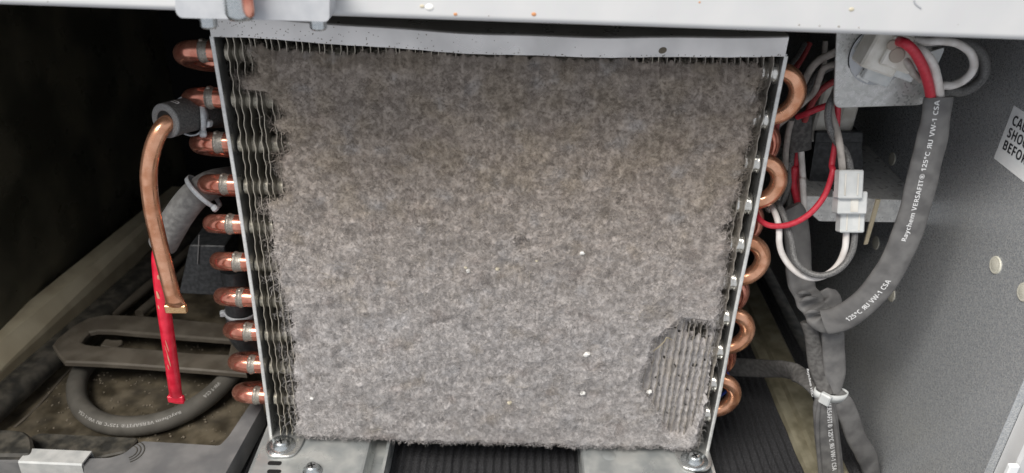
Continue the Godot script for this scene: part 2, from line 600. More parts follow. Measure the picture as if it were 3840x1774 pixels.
func build_coil() -> void:
	var c := thing("condenser_coil", "dust-clogged aluminium and copper condenser coil in the middle of the bay", "condenser coil", "", V(0, FOOT, -44))
	obj("top_cap", cap(), M.alum, c)
	var sx := SphereMesh.new()
	sx.radius = 0.0022
	sx.height = 0.0044
	sx.radial_segments = 14
	sx.rings = 6
	var sn := obj("grime_spot", sx, M.grit, c)
	sn.position = V(83.7, 123.4, 1.9) - c.position
	sn.scale = Vector3(1.0, 0.75, 0.12)
	sn.rotation.z = 0.4
	var pitst := mb()
	for k in 150:
		var px := rng.randf_range(-145, 145) if k < 70 else -145 + absf(rng.randfn()) * 70.0
		var py := TOP + sag(px) + (rng.randf_range(0.2, 1.2) if k < 70 else rng.randf_range(0.5, 9.0))
		rbox(pitst, V(px, py, 1.86), Vector3(rng.randf_range(0.25, 0.7), rng.randf_range(0.25, 0.6), 0.14), 0.04, Basis(Vector3(0, 0, 1), rng.randf() * 3.0))
	obj("pits", pitst, M.grit, c).set_meta("kind", "stuff")
	for s in [-1.0, 1.0]:
		obj("end_plate", end_plate(s), M.plate, c)
		var lip := mb()
		var lp := PackedVector3Array()
		for k in 25:
			var y := lerpf(FOOT, TOP - 0.3, k / 24.0)
			lp.append(V(s * (HALF + 0.9) + (bow(y) if s < 0 else 0.25 * sin(y * 0.05)), y, 0.2))
		sweep(lip, lp, 1.15, 0.6, 10, Vector3(0, 0, 1), 0.7)
		obj("front_edge", lip, M.edge, c)
	var kinds := []
	for k in 5:
		kinds.append(fin_mesh(k * 1.9))
	var pitch := 3.92
	var i := 0
	var x := -HALF + 6.0
	while x < HALF - 4.0:
		if x < -22.0 or x > 66.0:
			var f := obj("fin", kinds[i % 5], M.fin, c)
			f.position += Vector3(x + rng.randf_range(-0.35, 0.35), 0, rng.randf_range(-0.5, 0.4)) * 0.001
			f.rotation.z = rng.randf_range(-0.003, 0.003)
			if x > 84.0:
				f.material_override = M.fin_dusty
		x += pitch
		i += 1
	for r in 10:
		var st := mb()
		var p := PackedVector3Array()
		for k in 95:
			p.append(V(-HALF + 2.2 + k * (2 * HALF - 12.0) / 94.0, row(r) + 0.5, -10.5))
		sweep(st, p, func(u): return 4.9 + 0.5 * maxf(0.0, sin(u * 74.5 * TAU)), func(u): return 4.9 + 0.5 * maxf(0.0, sin(u * 74.5 * TAU)), 16, Vector3(0, 1, 0))
		obj("coil_tube", st, M.tube_skin, c)
		# flared collar where the tube passes the right end plate
		var cl := mb()
		lathe(cl, [Vector2(5.4, -10), Vector2(6.2, -8.5), Vector2(6.4, -7), Vector2(5.7, -5.8), Vector2(6.3, -4.6), Vector2(6.5, -3), Vector2(5.9, -1.6), Vector2(7.2, -0.2)], V(HALF, row(r), -10), Vector3(1, 0, 0), 22)
		obj("tube_collar", cl, M.collar, c)
	for r in 10:                                      # left: hairpins to the second row of tubes, each with a brazed joint
		var a := V(-HALF - 1, row(r), -12)
		var b := V(-HALF - 1, row(r) - 12.7, -34)
		var u := u_bend(Vector2.ZERO, a, b, -1.0, 11.8 + rng.randf_range(-1.4, 1.4), "return_bend", c, M.copper_pink)
		var st := mb()
		var w := rng.randf_range(-0.6, 0.6)
		var prof := [Vector2(5.7, 6.6 + w * 3.0), Vector2(5.86, 7.2 + w * 2.0), Vector2(5.9, 8.6), Vector2(6.25, 9.3), Vector2(6.55, 9.9), Vector2(6.4, 10.6), Vector2(5.95, 11.1), Vector2(5.72, 11.6 + w * 2.0)]
		lathe(st, prof, a, Vector3(-1, 0, 0), 22)
		lathe(st, [Vector2(0, -1.3), Vector2(0.9, -0.9), Vector2(1.3, 0), Vector2(0.9, 0.9), Vector2(0, 1.3)], a + Vector3(-0.0100, 0.0058, 0.0015), Vector3(-1, 0, 0), 10)
		var j := obj("brazed_joint", st, M.braze, u)
		j.position = Vector3.ZERO
	for r in [0, 1, 3, 5, 7, 9]:                        # left: a farther set of hairpins behind
		u_bend(Vector2.ZERO, V(-HALF - 1, row(r) - 3.0, -56), V(-HALF - 1, row(r) - 16.0, -78), -1.0, 1.5, "return_bend", c, M.copper_pink)
	for r in [0, 2, 4, 6, 8]:                           # right: vertical hairpins joining neighbouring tubes
		u_bend(Vector2.ZERO, V(HALF + 1, row(r), -12), V(HALF + 1, row(r + 1), -12), 1.0, 1.0, "return_bend", c, M.copper)
		if r < 8:
			u_bend(Vector2.ZERO, V(HALF + 1, row(r + 1) - 12, -34), V(HALF + 1, row(r + 2) - 12, -34), 1.0, 0.5, "return_bend", c, M.copper_pink)


# ---------------------------------------------------------------- the lint
var left_edge := []
var right_edge := []
var hole := PackedVector2Array()
var BARE := Vector2(128.4, -48.0)
var PIT := Vector2(15.6, 8.9)
var n_low := FastNoiseLite.new()
var n_mid := FastNoiseLite.new()
var n_fine := FastNoiseLite.new()
var n_edge := FastNoiseLite.new()
var n_hue := FastNoiseLite.new()


func edge_at(e: Array, y: float) -> float:
	for i in e.size() - 1:
		if y <= e[i].y and y >= e[i + 1].y:
			return lerpf(e[i].x, e[i + 1].x, (e[i].y - y) / maxf(e[i].y - e[i + 1].y, 0.001))
	return e[0].x if y > e[0].y else e[-1].x


func hole_distance(p: Vector2) -> float:              # negative inside the torn patch
	var d := INF
	for i in hole.size():
		var q := Geometry2D.get_closest_point_to_segment(p, hole[i], hole[(i + 1) % hole.size()])
		d = minf(d, q.distance_to(p))
	return -d if Geometry2D.is_point_in_polygon(p, hole) else d


# height of the lint's surface before the fins' front (mm), or below -8 where there is none
func lint_at(x: float, y: float) -> float:
	var e := n_edge.get_noise_2d(x, y) * 3.2 + n_fine.get_noise_2d(x * 0.7, y * 0.7) * 1.2
	var l := x - edge_at(left_edge, y) + e
	var r := edge_at(right_edge, y) - x + e
	var t := 121.2 + sag(x) + n_edge.get_noise_2d(x * 2.0, 50) * 2.4 - 3.5 * smoothstep(-40.0, -90.0, x) - 2.0 * smoothstep(60.0, 90.0, x) - y + e * 0.3
	var b := y - (-145.8 + n_edge.get_noise_2d(x, 90) * 1.2) + e * 0.4
	var d := minf(minf(l, r), minf(t * 0.35, b * 1.5))
	var rough := n_mid.get_noise_2d(x, y) * 0.45 + n_fine.get_noise_2d(x, y) * 0.42
	var clump := n_edge.get_noise_2d(x * 0.45 + 900, y * 0.45)
	var h := 4.3 + 1.1 * clump * absf(clump) * 3.0 + n_low.get_noise_2d(x, y) * 1.4 + rough
	var under := -20.0
	var edge := 5.0
	h += 0.07 * cos((x + HALF - 6.0) * TAU / 3.92)          # the fins behind show through as faint ribs
	var pit := Vector2(x, y).distance_to(PIT) + n_fine.get_noise_2d(x, y) * 2.5
	h -= 3.4 * smoothstep(5.5, 1.5, pit)
	if x > 60 and y < -40:
		var q := hole_distance(Vector2(x, y)) + n_fine.get_noise_2d(x * 0.5, y * 0.5) * 0.8
		if q < 6.0:
			if q < d:
				edge = 2.6
			d = minf(d, q)
			var gaps := n_edge.get_noise_2d(x * 2.4 + 300, y * 1.3)
			var bare := clampf(1.0 - Vector2((x - BARE.x) / 9.0, (y - BARE.y) / 13.0).length(), 0.0, 1.0)
			var rib := cos((x + HALF - 6.0 - 0.27 * sin(y * TAU / 9.6)) * TAU / 3.92)
			if q < 1.5 and minf(l, r) > -2.5 and gaps > -0.60 + bare * 1.4:
				under = -2.0 + rib * 0.9 + rough * 0.6 + gaps * 1.2 * smoothstep(118.0, 128.0, x)
	if d <= 0.0:
		return under
	var k := clampf(d / edge, 0.0, 1.0)
	k = sqrt(k * (2.0 - k))
	return maxf(lerpf(-2.6, h, k), under)


func lint_colour(x: float, y: float) -> Color:
	var a := n_hue.get_noise_2d(x, y)
	var b := n_hue.get_noise_2d(x + 500, y * 1.3)
	var low := clampf((60.0 - y) / 120.0, 0.0, 1.0)
	var c := Color(0.385, 0.335, 0.295).lerp(Color(0.47, 0.446, 0.437), low)  # browner towards the top, with some of the panel's shade in the colour
	c = c.lerp(Color(0.345, 0.288, 0.22), clampf(a * 0.9 - 0.35 * smoothstep(70.0, 0.0, y) + 0.1, 0, 0.4))
	c = c.lerp(Color(0.435, 0.435, 0.45), clampf(b * 1.0 - 0.3, 0, 0.35))
	c = c.lerp(Color(0.33, 0.275, 0.25), clampf(-b * 1.2 - 0.4, 0, 0.35))
	var g := 1.0 + n_fine.get_noise_2d(x * 0.8 + 70, y * 0.8) * 0.12 + n_mid.get_noise_2d(x * 0.4 + 90, y * 0.4) * 0.07
	if x > 60 and y < -40:                            # lint inside the torn patch is coloured darker
		g *= 1.0 - 0.09 * smoothstep(1.5, -3.0, hole_distance(Vector2(x, y)))
	return Color(c.r * g, c.g * g, c.b * g)


func strand_cluster(seed_: int, strands: int, length: float, rad: float) -> ArrayMesh:
	var r := RandomNumberGenerator.new()
	r.seed = seed_
	var st := mb()
	for s in strands:
		var p := Vector3(r.randf_range(-2.6, 2.6), r.randf_range(-2.6, 2.6), r.randf_range(-0.45, 0.15))
		var d := Vector3(r.randfn(), r.randfn(), r.randfn() * 0.3).normalized()
		var spin := Vector3(r.randfn(), r.randfn(), r.randfn()).normalized()
		var curl := r.randf_range(0.15, 0.75)
		var pts := PackedVector3Array()
		for k in 7:
			pts.append(p * 0.001)
			p += d * length / 6.0 * r.randf_range(0.7, 1.2)
			d = d.rotated(spin, curl)
			d = (d + Vector3(r.randfn(), r.randfn(), r.randfn() * 0.4 - p.z * 0.25) * 0.22).normalized()
		sweep(st, pts, func(u): return rad * (1.0 - 0.6 * u), func(u): return rad * (1.0 - 0.6 * u), 3, Vector3(0.3, 0.5, 1))
	st.generate_normals()
	return st.commit()


func build_lint() -> void:
	left_edge = [Vector2(-133.4, 119.8), Vector2(-129.9, 115.3), Vector2(-126.3, 111.3), Vector2(-127.2, 103.9), Vector2(-135.5, 99.8), Vector2(-136.5, 96.0), Vector2(-123.1, 94.1), Vector2(-119.2, 87.3), Vector2(-113.9, 81.9), Vector2(-120.9, 76.1), Vector2(-116.1, 71.1), Vector2(-112.4, 62.5), Vector2(-121.2, 54.0), Vector2(-118.4, 43.8), Vector2(-117.1, 34.7), Vector2(-129.7, 27.3), Vector2(-127.8, 14.6), Vector2(-128.3, 4.1), Vector2(-128.7, -6.6), Vector2(-128.2, -27.2), Vector2(-125.2, -38.5), Vector2(-122.4, -44.2), Vector2(-126.1, -62.1), Vector2(-122.9, -70.4), Vector2(-127.4, -86.9), Vector2(-125.1, -99.6), Vector2(-127.2, -111.1), Vector2(-126.8, -124.5), Vector2(-129.6, -143.6), Vector2(-130.3, -150.6)]
	right_edge = [Vector2(133.6, 124.8), Vector2(137.0, 107.9), Vector2(137.9, 95.5), Vector2(136.6, 82.6), Vector2(137.6, 76.4), Vector2(134.8, 69.3), Vector2(136.7, 58.2), Vector2(136.2, 48.3), Vector2(133.4, 35.7), Vector2(135.5, 27.2), Vector2(131.5, 21.0), Vector2(135.7, 14.1), Vector2(137.4, 8.8), Vector2(135.4, 1.5), Vector2(137.9, -9.5), Vector2(137.3, -20.8), Vector2(139.1, -37.2), Vector2(138.7, -40.0), Vector2(137.9, -48.1), Vector2(137.0, -69.7), Vector2(138.7, -77.8), Vector2(140.0, -104.2), Vector2(140.4, -125.2), Vector2(138.5, -140.3), Vector2(138.2, -147.2)]
	for p in [Vector2(122.3, -28.1), Vector2(118.9, -37.2), Vector2(107.3, -50.3), Vector2(100.0, -57.7), Vector2(99.2, -72.1), Vector2(95.4, -82.0), Vector2(96.0, -94.5), Vector2(100.7, -102.6), Vector2(108.1, -114.6), Vector2(113.8, -127.7), Vector2(120.4, -134.9), Vector2(131.4, -135.8), Vector2(134.8, -126.8), Vector2(137.6, -110.8), Vector2(139.5, -92.7), Vector2(138.1, -70.5), Vector2(137.7, -53.8), Vector2(130.8, -41.3), Vector2(125.5, -37.0)]:
		hole.append(p)
	n_low.seed = 3
	n_low.frequency = 0.022
	n_mid.seed = 4
	n_mid.frequency = 0.16
	n_mid.fractal_octaves = 2
	n_fine.seed = 5
	n_fine.frequency = 0.55
	n_fine.fractal_octaves = 2
	n_edge.seed = 6
	n_edge.frequency = 0.10
	n_edge.fractal_octaves = 3
	n_hue.seed = 7
	n_hue.frequency = 0.035
	n_hue.fractal_octaves = 3
	var root := thing("lint_mat", "thick grey-brown felt of lint matted over the front of the coil", "lint", "", V(0, FOOT, 2))
	var x0 := -141.0
	var y0 := -150.0
	var cell := 0.62
	var nx := 456
	var ny := 440
	var hs := PackedFloat32Array()
	var pos := PackedVector3Array()
	var col := PackedColorArray()
	hs.resize(nx * ny)
	pos.resize(nx * ny)
	col.resize(nx * ny)
	for j in ny:
		for i in nx:
			var x := x0 + i * cell
			var y := y0 + j * cell
			var h := lint_at(x, y)
			var k := j * nx + i
			hs[k] = h
			pos[k] = V(x, y, h)
			col[k] = lint_colour(x, y)
	var nor := PackedVector3Array()
	nor.resize(nx * ny)
	var idx := PackedInt32Array()
	for j in ny:
		for i in nx:
			var k := j * nx + i
			var a := hs[j * nx + mini(i + 1, nx - 1)]
			var b := hs[j * nx + maxi(i - 1, 0)]
			var c := hs[mini(j + 1, ny - 1) * nx + i]
			var d := hs[maxi(j - 1, 0) * nx + i]
			nor[k] = Vector3(clampf(b - a, -3, 3), clampf(d - c, -3, 3), 2.0 * cell).normalized()
			if i < nx - 1 and j < ny - 1 and hs[k] > -8 and hs[k + 1] > -8 and hs[k + nx] > -8 and hs[k + nx + 1] > -8:
				idx.append_array(PackedInt32Array([k, k + nx, k + 1, k + 1, k + nx, k + nx + 1]))
	var arr := []
	arr.resize(Mesh.ARRAY_MAX)
	arr[Mesh.ARRAY_VERTEX] = pos
	arr[Mesh.ARRAY_NORMAL] = nor
	arr[Mesh.ARRAY_COLOR] = col
	arr[Mesh.ARRAY_INDEX] = idx
	var mesh := ArrayMesh.new()
	mesh.add_surface_from_arrays(Mesh.PRIMITIVE_TRIANGLES, arr)
	obj("felt", mesh, M.lint, root)
	# loose curled fibres standing in the felt
	var kinds := 6
	for kind in kinds:
		var where: Array[Transform3D] = []
		var tint := PackedColorArray()
		var tries := 0
		while where.size() < 10500 and tries < 17000:
			tries += 1
			var x := rng.randf_range(-139, 139)
			var y := rng.randf_range(-148, 120)
			var h := lint_at(x, y)
			if h < -8.0 or h < 2.2 and rng.randf() < 0.8:
				continue
			var bs := Basis(Vector3(0, 0, 1), rng.randf() * TAU) * Basis(Vector3(1, 0, 0), rng.randfn() * 0.15)
			where.append(Transform3D(bs * rng.randf_range(0.7, 1.25), V(x, y, h - 0.1)))
			var c := lint_colour(x, y)
			var g := rng.randf_range(0.68, 1.1) if rng.randf() < 0.7 else rng.randf_range(1.12, 1.7)
			tint.append(Color(c.r * g, c.g * g, c.b * g))
		var mm := MultiMesh.new()
		mm.transform_format = MultiMesh.TRANSFORM_3D
		mm.use_colors = true
		mm.mesh = strand_cluster(100 + kind, 5, 3.5 if kind % 2 else 2.6, 0.105)
		mm.instance_count = where.size()
		for i in where.size():
			mm.set_instance_transform(i, where[i])
			mm.set_instance_color(i, tint[i])
		var o := MultiMeshInstance3D.new()
		o.name = "fibres" if kind == 0 else "fibres_%03d" % kind
		o.multimesh = mm
		o.material_override = M.lint
		o.set_meta("kind", "stuff")
		root.add_child(o, true)
		o.position = -root.position
	# wisps caught on the bare fin edges
	var wisps := MultiMesh.new()
	wisps.transform_format = MultiMesh.TRANSFORM_3D
	wisps.use_colors = true
	wisps.mesh = strand_cluster(140, 7, 4.2, 0.085)
	wisps.instance_count = 300
	for i in 300:
		var y := rng.randf_range(-144, 114)
		var x := edge_at(left_edge, y) - absf(rng.randfn()) * 5.0 if i < 190 else edge_at(right_edge, y) + absf(rng.randfn()) * 2.0
		wisps.set_instance_transform(i, Transform3D(Basis(Vector3(rng.randfn(), rng.randfn(), rng.randfn()).normalized(), rng.randf() * 3.0) * rng.randf_range(0.6, 1.3), V(clampf(x, -138, 141), y, rng.randf_range(-1.0, 0.6))))
		var c := lint_colour(x, y) * rng.randf_range(0.7, 1.2)
		wisps.set_instance_color(i, Color(c.r, c.g, c.b))
	var wo := MultiMeshInstance3D.new()
	wo.name = "wisps"
	wo.multimesh = wisps
	wo.material_override = M.lint
	wo.set_meta("kind", "stuff")
	root.add_child(wo, true)
	wo.position = -root.position
	# a few long pale hairs
	var hairs := mb()
	for k in 70:
		var x := rng.randf_range(-115, 105)
		var y := rng.randf_range(-138, 105)
		var w := rng.randf() * TAU
		var pts := PackedVector3Array()
		for q in 8:
			pts.append(V(x, y, maxf(lint_at(x, y), 0.0) + 0.7))
			x += cos(w) * 1.2
			y += sin(w) * 1.2
			w += rng.randfn() * 0.22
		sweep(hairs, pts, 0.11, 0.11, 3)
	var hair := obj("hair", hairs, flat(Color(0.5, 0.45, 0.38), 0.8), root)
	hair.set_meta("kind", "stuff")
	# the curled straw over the torn patch
	tube("straw", [V(100.4, -66.2, 2.5), V(103.3, -60.6, 5.0), V(105.9, -55.7, 6.0), V(107.1, -52.7, 6.0), V(111.0, -55.8, 4.0)], 0.3, flat(Color(0.42, 0.36, 0.24), 0.7), root, 6, 5)


func crumb(at: Vector3, size: float, m: Material, label: String, seed_: int) -> void:
	var r := RandomNumberGenerator.new()
	r.seed = seed_
	var p := Vector3(at.x * 1000.0, at.y * 1000.0 - LIFT, 0)
	at = V(p.x, p.y, maxf(lint_at(p.x, p.y), 0.0) + size * 0.12)
	var st := mb()
	var pts := []
	for i in 6:
		var line := []
		for k in 8:
			var w := TAU * k / 8.0
			var a := PI * i / 5.0
			var d := Vector3(sin(a) * cos(w), cos(a), sin(a) * sin(w)) * size * 0.0005
			if i > 0 and i < 5:
				d *= r.randf_range(0.7, 1.25)
			line.append(at + d * Vector3(1.1, 0.9, 0.8))
		pts.append(line)
	st.set_smooth_group(-1)
	for i in 5:
		for k in 8:
			var l := (k + 1) % 8
			quad(st, pts[i][l], pts[i][k], pts[i + 1][k], pts[i + 1][l])
	tag(obj("crumb", st, m), label, "crumb", "crumbs caught on the lint")


func build_crumbs() -> void:
	crumb(V(51.0, 3.9, 4.0), 3.0, M.chip_white, "round white crumb right of the small dark pit in the middle of the lint", 1)
	crumb(V(-15.1, -10.5, 4.0), 2.8, M.chip_white, "white crumb beside a tan fleck left of the lint's centre", 2)
	crumb(V(-16.5, -8.4, 4.0), 1.8, M.chip_beige, "small tan fleck touching the white crumb left of the lint's centre", 3)
	crumb(V(59.3, -68.4, 4.0), 4.2, M.chip_white, "largest white crumb, left of the upper part of the torn patch", 4)
	crumb(V(59.1, -99.5, 4.0), 3.6, M.chip_white, "white crumb below the largest one, level with the torn patch's lowest crumb", 5)
	crumb(V(102.6, -100.1, 3.0), 3.6, M.chip_white, "white crumb at the lower left rim of the torn patch", 6)
	crumb(V(-115.9, -110.6, 4.0), 2.6, M.chip_white, "white crumb near the lint's lower left edge", 7)
	crumb(V(2.2, -8.8, 4.0), 2.6, M.chip_beige, "tan lump in the lint's middle, right of the white crumb and its fleck", 8)
	crumb(V(12.3, -108.6, 4.0), 3.0, M.chip_beige, "beige fleck on the lower lint, above the gap between the rails", 9)
	crumb(V(24.9, -2.2, 4.0), 1.6, M.chip_beige, "tiny tan fleck at the rim of the dark pit in the lint", 10)


# ---------------------------------------------------------------- the bay
func slab(called: String, at: Vector3, size: Vector3, m: Material) -> MeshInstance3D:
	var st := mb()
	rbox(st, at, size, 0.5)
	return struct(called, st, m)


func build_bay() -> void:
	# black ribbed matting on the floor
	var st := mb()
	var pts := []
	var nz := 46
	var nxx := 600
	var nf := FastNoiseLite.new()
	nf.seed = 12
	nf.frequency = 0.25
	for j in nz + 1:
		var line := PackedVector3Array()
		for i in nxx + 1:
			var x := lerpf(-168, 262, float(i) / nxx)
			var z := lerpf(-420, 60, float(j) / nz)
			line.append(V(x, -171.5 + 1.3 * sin(x * TAU / 5.7 + 0.3 * nf.get_noise_2d(z, 3)) + 1.3 * nf.get_noise_2d(x * 1.5, z * 1.3), z))
		pts.append(line)
	st.set_smooth_group(0)
	for j in nz:
		for i in nxx:
			quad(st, pts[j + 1][i], pts[j + 1][i + 1], pts[j][i + 1], pts[j][i])
	struct("floor", st, M.carpet)
	slab("floor_base", V(-20, -188, -170), Vector3(900, 12, 700), M.black_plastic)
	slab("left_wall", V(-404, 0, -210), Vector3(20, 420, 580), M.dark_paint)
	slab("back_wall", V(-20, 0, -508), Vector3(900, 420, 16), M.black_hole)
	slab("ceiling", V(-20, 176, -215), Vector3(900, 20, 560), M.dark_paint)


func build_front_panel() -> void:
	var p := thing("cabinet_panel", "white painted steel cabinet edge running across the top of the bay", "cabinet panel", "", V(0, 151.5, 70))
	var st := mb()
	var prof := []
	prof.append(Vector2(72, 330))
	for k in 9:
		var w := PI * 0.5 * k / 8.0
		prof.append(Vector2(69 + 3 * cos(w), 154.5 - 3 * sin(w)))
	prof.append(Vector2(36, 151.7))
	prof.append(Vector2(36, 153))
	prof.append(Vector2(66, 153))
	prof.append(Vector2(70.5, 157))
	prof.append(Vector2(70.5, 330))
	st.set_smooth_group(0)
	var xs := [-430.0, -320.0, -210.0, -100.0, 10.0, 120.0, 230.0, 340.0, 430.0]
	for i in prof.size():
		var j := (i + 1) % prof.size()
		st.set_smooth_group(1 if i <= 9 else i + 5)
		for k in xs.size() - 1:
			quad(st, V(xs[k], prof[j].y, prof[j].x), V(xs[k + 1], prof[j].y, prof[j].x), V(xs[k + 1], prof[i].y, prof[i].x), V(xs[k], prof[i].y, prof[i].x))
	obj("painted_steel", st, M.white_paint, p)
	var chips := [[V(-28.1, 157.0, 72.0), 3.2, M.chip_white], [V(-31.1, 157.3, 72.0), 1.8, M.chip_beige], [V(15.3, 155.6, 72.0), 1.9, M.rust], [V(-17.3, 154.5, 72.0), 1.5, M.rust], [V(146.2, 162.1, 72.0), 2.0, M.chip_beige], [V(83.3, 162.8, 72.0), 0.9, M.rust]]
	for q in [[V(-3.4, 154.3, 71.9), 1.0], [V(64.4, 156.3, 71.9), 0.8], [V(126.0, 155.0, 71.9), 1.3], [V(134.6, 154.9, 71.9), 1.2], [V(142.6, 154.9, 71.9), 1.5], [V(151.0, 154.7, 71.9), 1.1], [V(161.3, 159.9, 71.9), 0.7], [V(-57.1, 154.9, 71.9), 0.8], [V(34.6, 157.2, 71.9), 0.6], [V(-186.8, 153.9, 71.9), 0.8], [V(191.8, 157.4, 71.9), 0.9], [V(105.2, 159.6, 71.9), 0.6], [V(175.1, 163.7, 71.9), 0.6], [V(74.5, 155.0, 71.9), 0.7]]:
		chips.append([q[0], q[1] * 0.8, M.smudge])
	for c in chips:
		var s := SphereMesh.new()
		s.radius = c[1] * 0.0005
		s.height = c[1] * 0.001
		s.radial_segments = 10
		s.rings = 6
		var o := obj("paint_chip", s, c[2], p)
		o.position = c[0] - p.position
		o.scale = Vector3(1.15, 0.85, 0.35)
	var arc := mb()
	sweep(arc, curve([V(170.7, 166.8, 72.2), V(171.9, 165.2, 72.2), V(174.5, 163.6, 72.2)], 6), 0.35, 0.2, 6)
	obj("scratch", arc, M.bracket_grey, p)

	var b := thing("hinge_bracket", "grey steel hinge bracket bolted under the white cabinet edge at top left", "bracket", "", V(-97.0, 157.5, 86.0))
	var pl := mb()
	var body := rounded([Vector2(-125.7, 169.0), Vector2(-127.9, 155.1), Vector2(-126.5, 152.8), Vector2(-66.7, 153.3), Vector2(-65.2, 171.0)], 2.0, 3)
	prism(pl, body, 12.0, facing(75), 1.0)
	obj("bracket_plate", pl, M.bracket_grey, b)
	for q in [V(-118.6, 150.1, 78.0), V(-73.4, 150.9, 78.0)]:
		var h := mb()
		lathe(h, [Vector2(0, -3.4), Vector2(2.8, -3.2), Vector2(3.5, -2.4), Vector2(3.5, 2), Vector2(2.6, 2), Vector2(2.6, 6)], q, Vector3(0, 1, 0), 6 if false else 18, false)
		obj("bolt", h, M.zinc, b)
	var pin := mb()
	lathe(pin, [Vector2(0, -8), Vector2(4.6, -7.4), Vector2(5.8, -5), Vector2(5.8, 30)], V(-101.0, 161.3, 90.0), Vector3(0, 1, 0), 24)
	obj("pin", pin, M.zinc, b)
	var cp := mb()
	lathe(cp, [Vector2(0, -7), Vector2(1.7, -6), Vector2(2.0, -4), Vector2(2.0, 30)], V(-95.6, 162.6, 95.0), Vector3(0, 1, 0), 16)
	obj("copper_rod", cp, M.copper_pink, b)


func rail(called: String, label: String, x0: float, x1: float, front: float) -> void:
	var r := thing(called, label, "rail", "galvanised rails under the coil", V((x0 + x1) * 0.5, -171, -40))
	var st := mb()
	var prof := [Vector2(x0, -171), Vector2(x0, -153), Vector2(x0 + 1.0, -151.2), Vector2(x0 + 3, -150.6), Vector2(x1 - 15, -150.6), Vector2(x1 - 13.6, -151), Vector2(x1 - 13, -158), Vector2(x1 - 11, -161), Vector2(x1 - 4, -161), Vector2(x1 - 2.2, -158), Vector2(x1 - 2, -150.8), Vector2(x1, -150.8), Vector2(x1, -171)]
	st.set_smooth_group(-1)
	for i in prof.size() - 1:
		quad(st, V(prof[i].x, prof[i].y, front), V(prof[i + 1].x, prof[i + 1].y, front), V(prof[i + 1].x, prof[i + 1].y, -230), V(prof[i].x, prof[i].y, -230))
	for i in prof.size() - 1:                            # closed front end
		quad(st, V(prof[i].x, -171, front), V(prof[i + 1].x, -171, front), V(prof[i + 1].x, prof[i + 1].y, front), V(prof[i].x, prof[i].y, front))
	obj("channel", st, M.galv_rail, r)


func screw(label: String, at: Vector3, head: float, washer: float, tilt: float) -> void:
	var s := thing("screw", label, "screw", "screws holding the coil down", at)
	var st := mb()
	var ax := Vector3(0.03 * tilt, 1, 0.06)
	lathe(st, [Vector2(0, 0.1), Vector2(washer, 0.1), Vector2(washer + 0.25, 0.6), Vector2(washer, 1.2), Vector2(washer * 0.55, 1.35), Vector2(head, 1.4)], at, ax, 32, true)
	obj("washer", st, M.zinc, s)
	var h := mb()
	# flanged pan head with a cross recess
	lathe(h, [Vector2(head + 1.1, 1.3), Vector2(head + 1.0, 2.0), Vector2(head * 0.97, 2.5), Vector2(head * 0.95, 4.4), Vector2(head * 0.8, 5.4), Vector2(head * 0.45, 5.8), Vector2(0, 5.9)], at, ax, 28, true)
	var hd := obj("head", h, M.zinc, s)
	var cr := mb()
	for w in [0.4, 0.4 + PI * 0.5]:
		rbox(cr, at + ax.normalized() * 0.0058, Vector3(head * 1.1, 0.35, head * 0.26), 0.1, Basis(Vector3(0, 1, 0), w))
	var x := obj("cross_recess", cr, M.black_hole, hd)
	x.position = Vector3.ZERO


func build_rails() -> void:
	rail("base_rail", "galvanised base rail under the coil's left foot, with two slots", -155, -67.5, 60)
	rail("base_rail", "galvanised base rail under the coil's right foot", 62, 149.5, 60)
	var slots := mb()
	for q in [Vector2(-139.3, 22.9), Vector2(-137.7, 30.3)]:
		prism(slots, rounded([q + Vector2(-4.5, -1.8), q + Vector2(4.5, -1.8), q + Vector2(4.5, 1.8), q + Vector2(-4.5, 1.8)], 1.7), 0.15, lying(-150.55), 0.02)
	var left: Node3D = get_node("base_rail")
	obj("slot", slots, M.black_hole, left)
	var dimple := mb()
	var q: Vector3 = V(80.4, -150.6, 6.2)
	lathe(dimple, [Vector2(0, 0.7), Vector2(3.0, 0.6), Vector2(4.6, 0.05)], q, Vector3(0, 1, 0), 24)
	obj("dimple", dimple, M.galv_rail, get_node("base_rail_001"))
	screw("zinc screw with a wide washer at the coil's lower left corner", V(-138.4, -149.2, 9.2), 4.4, 9.2, 1)
	screw("zinc screw with a wide washer at the coil's lower right corner", V(136.6, -149.2, 10.3), 4.4, 9.0, -1)
	screw("zinc screw on the left rail at the bottom frame edge", V(-113.3, -150.5, 29.1), 4.2, 6.0, 0)


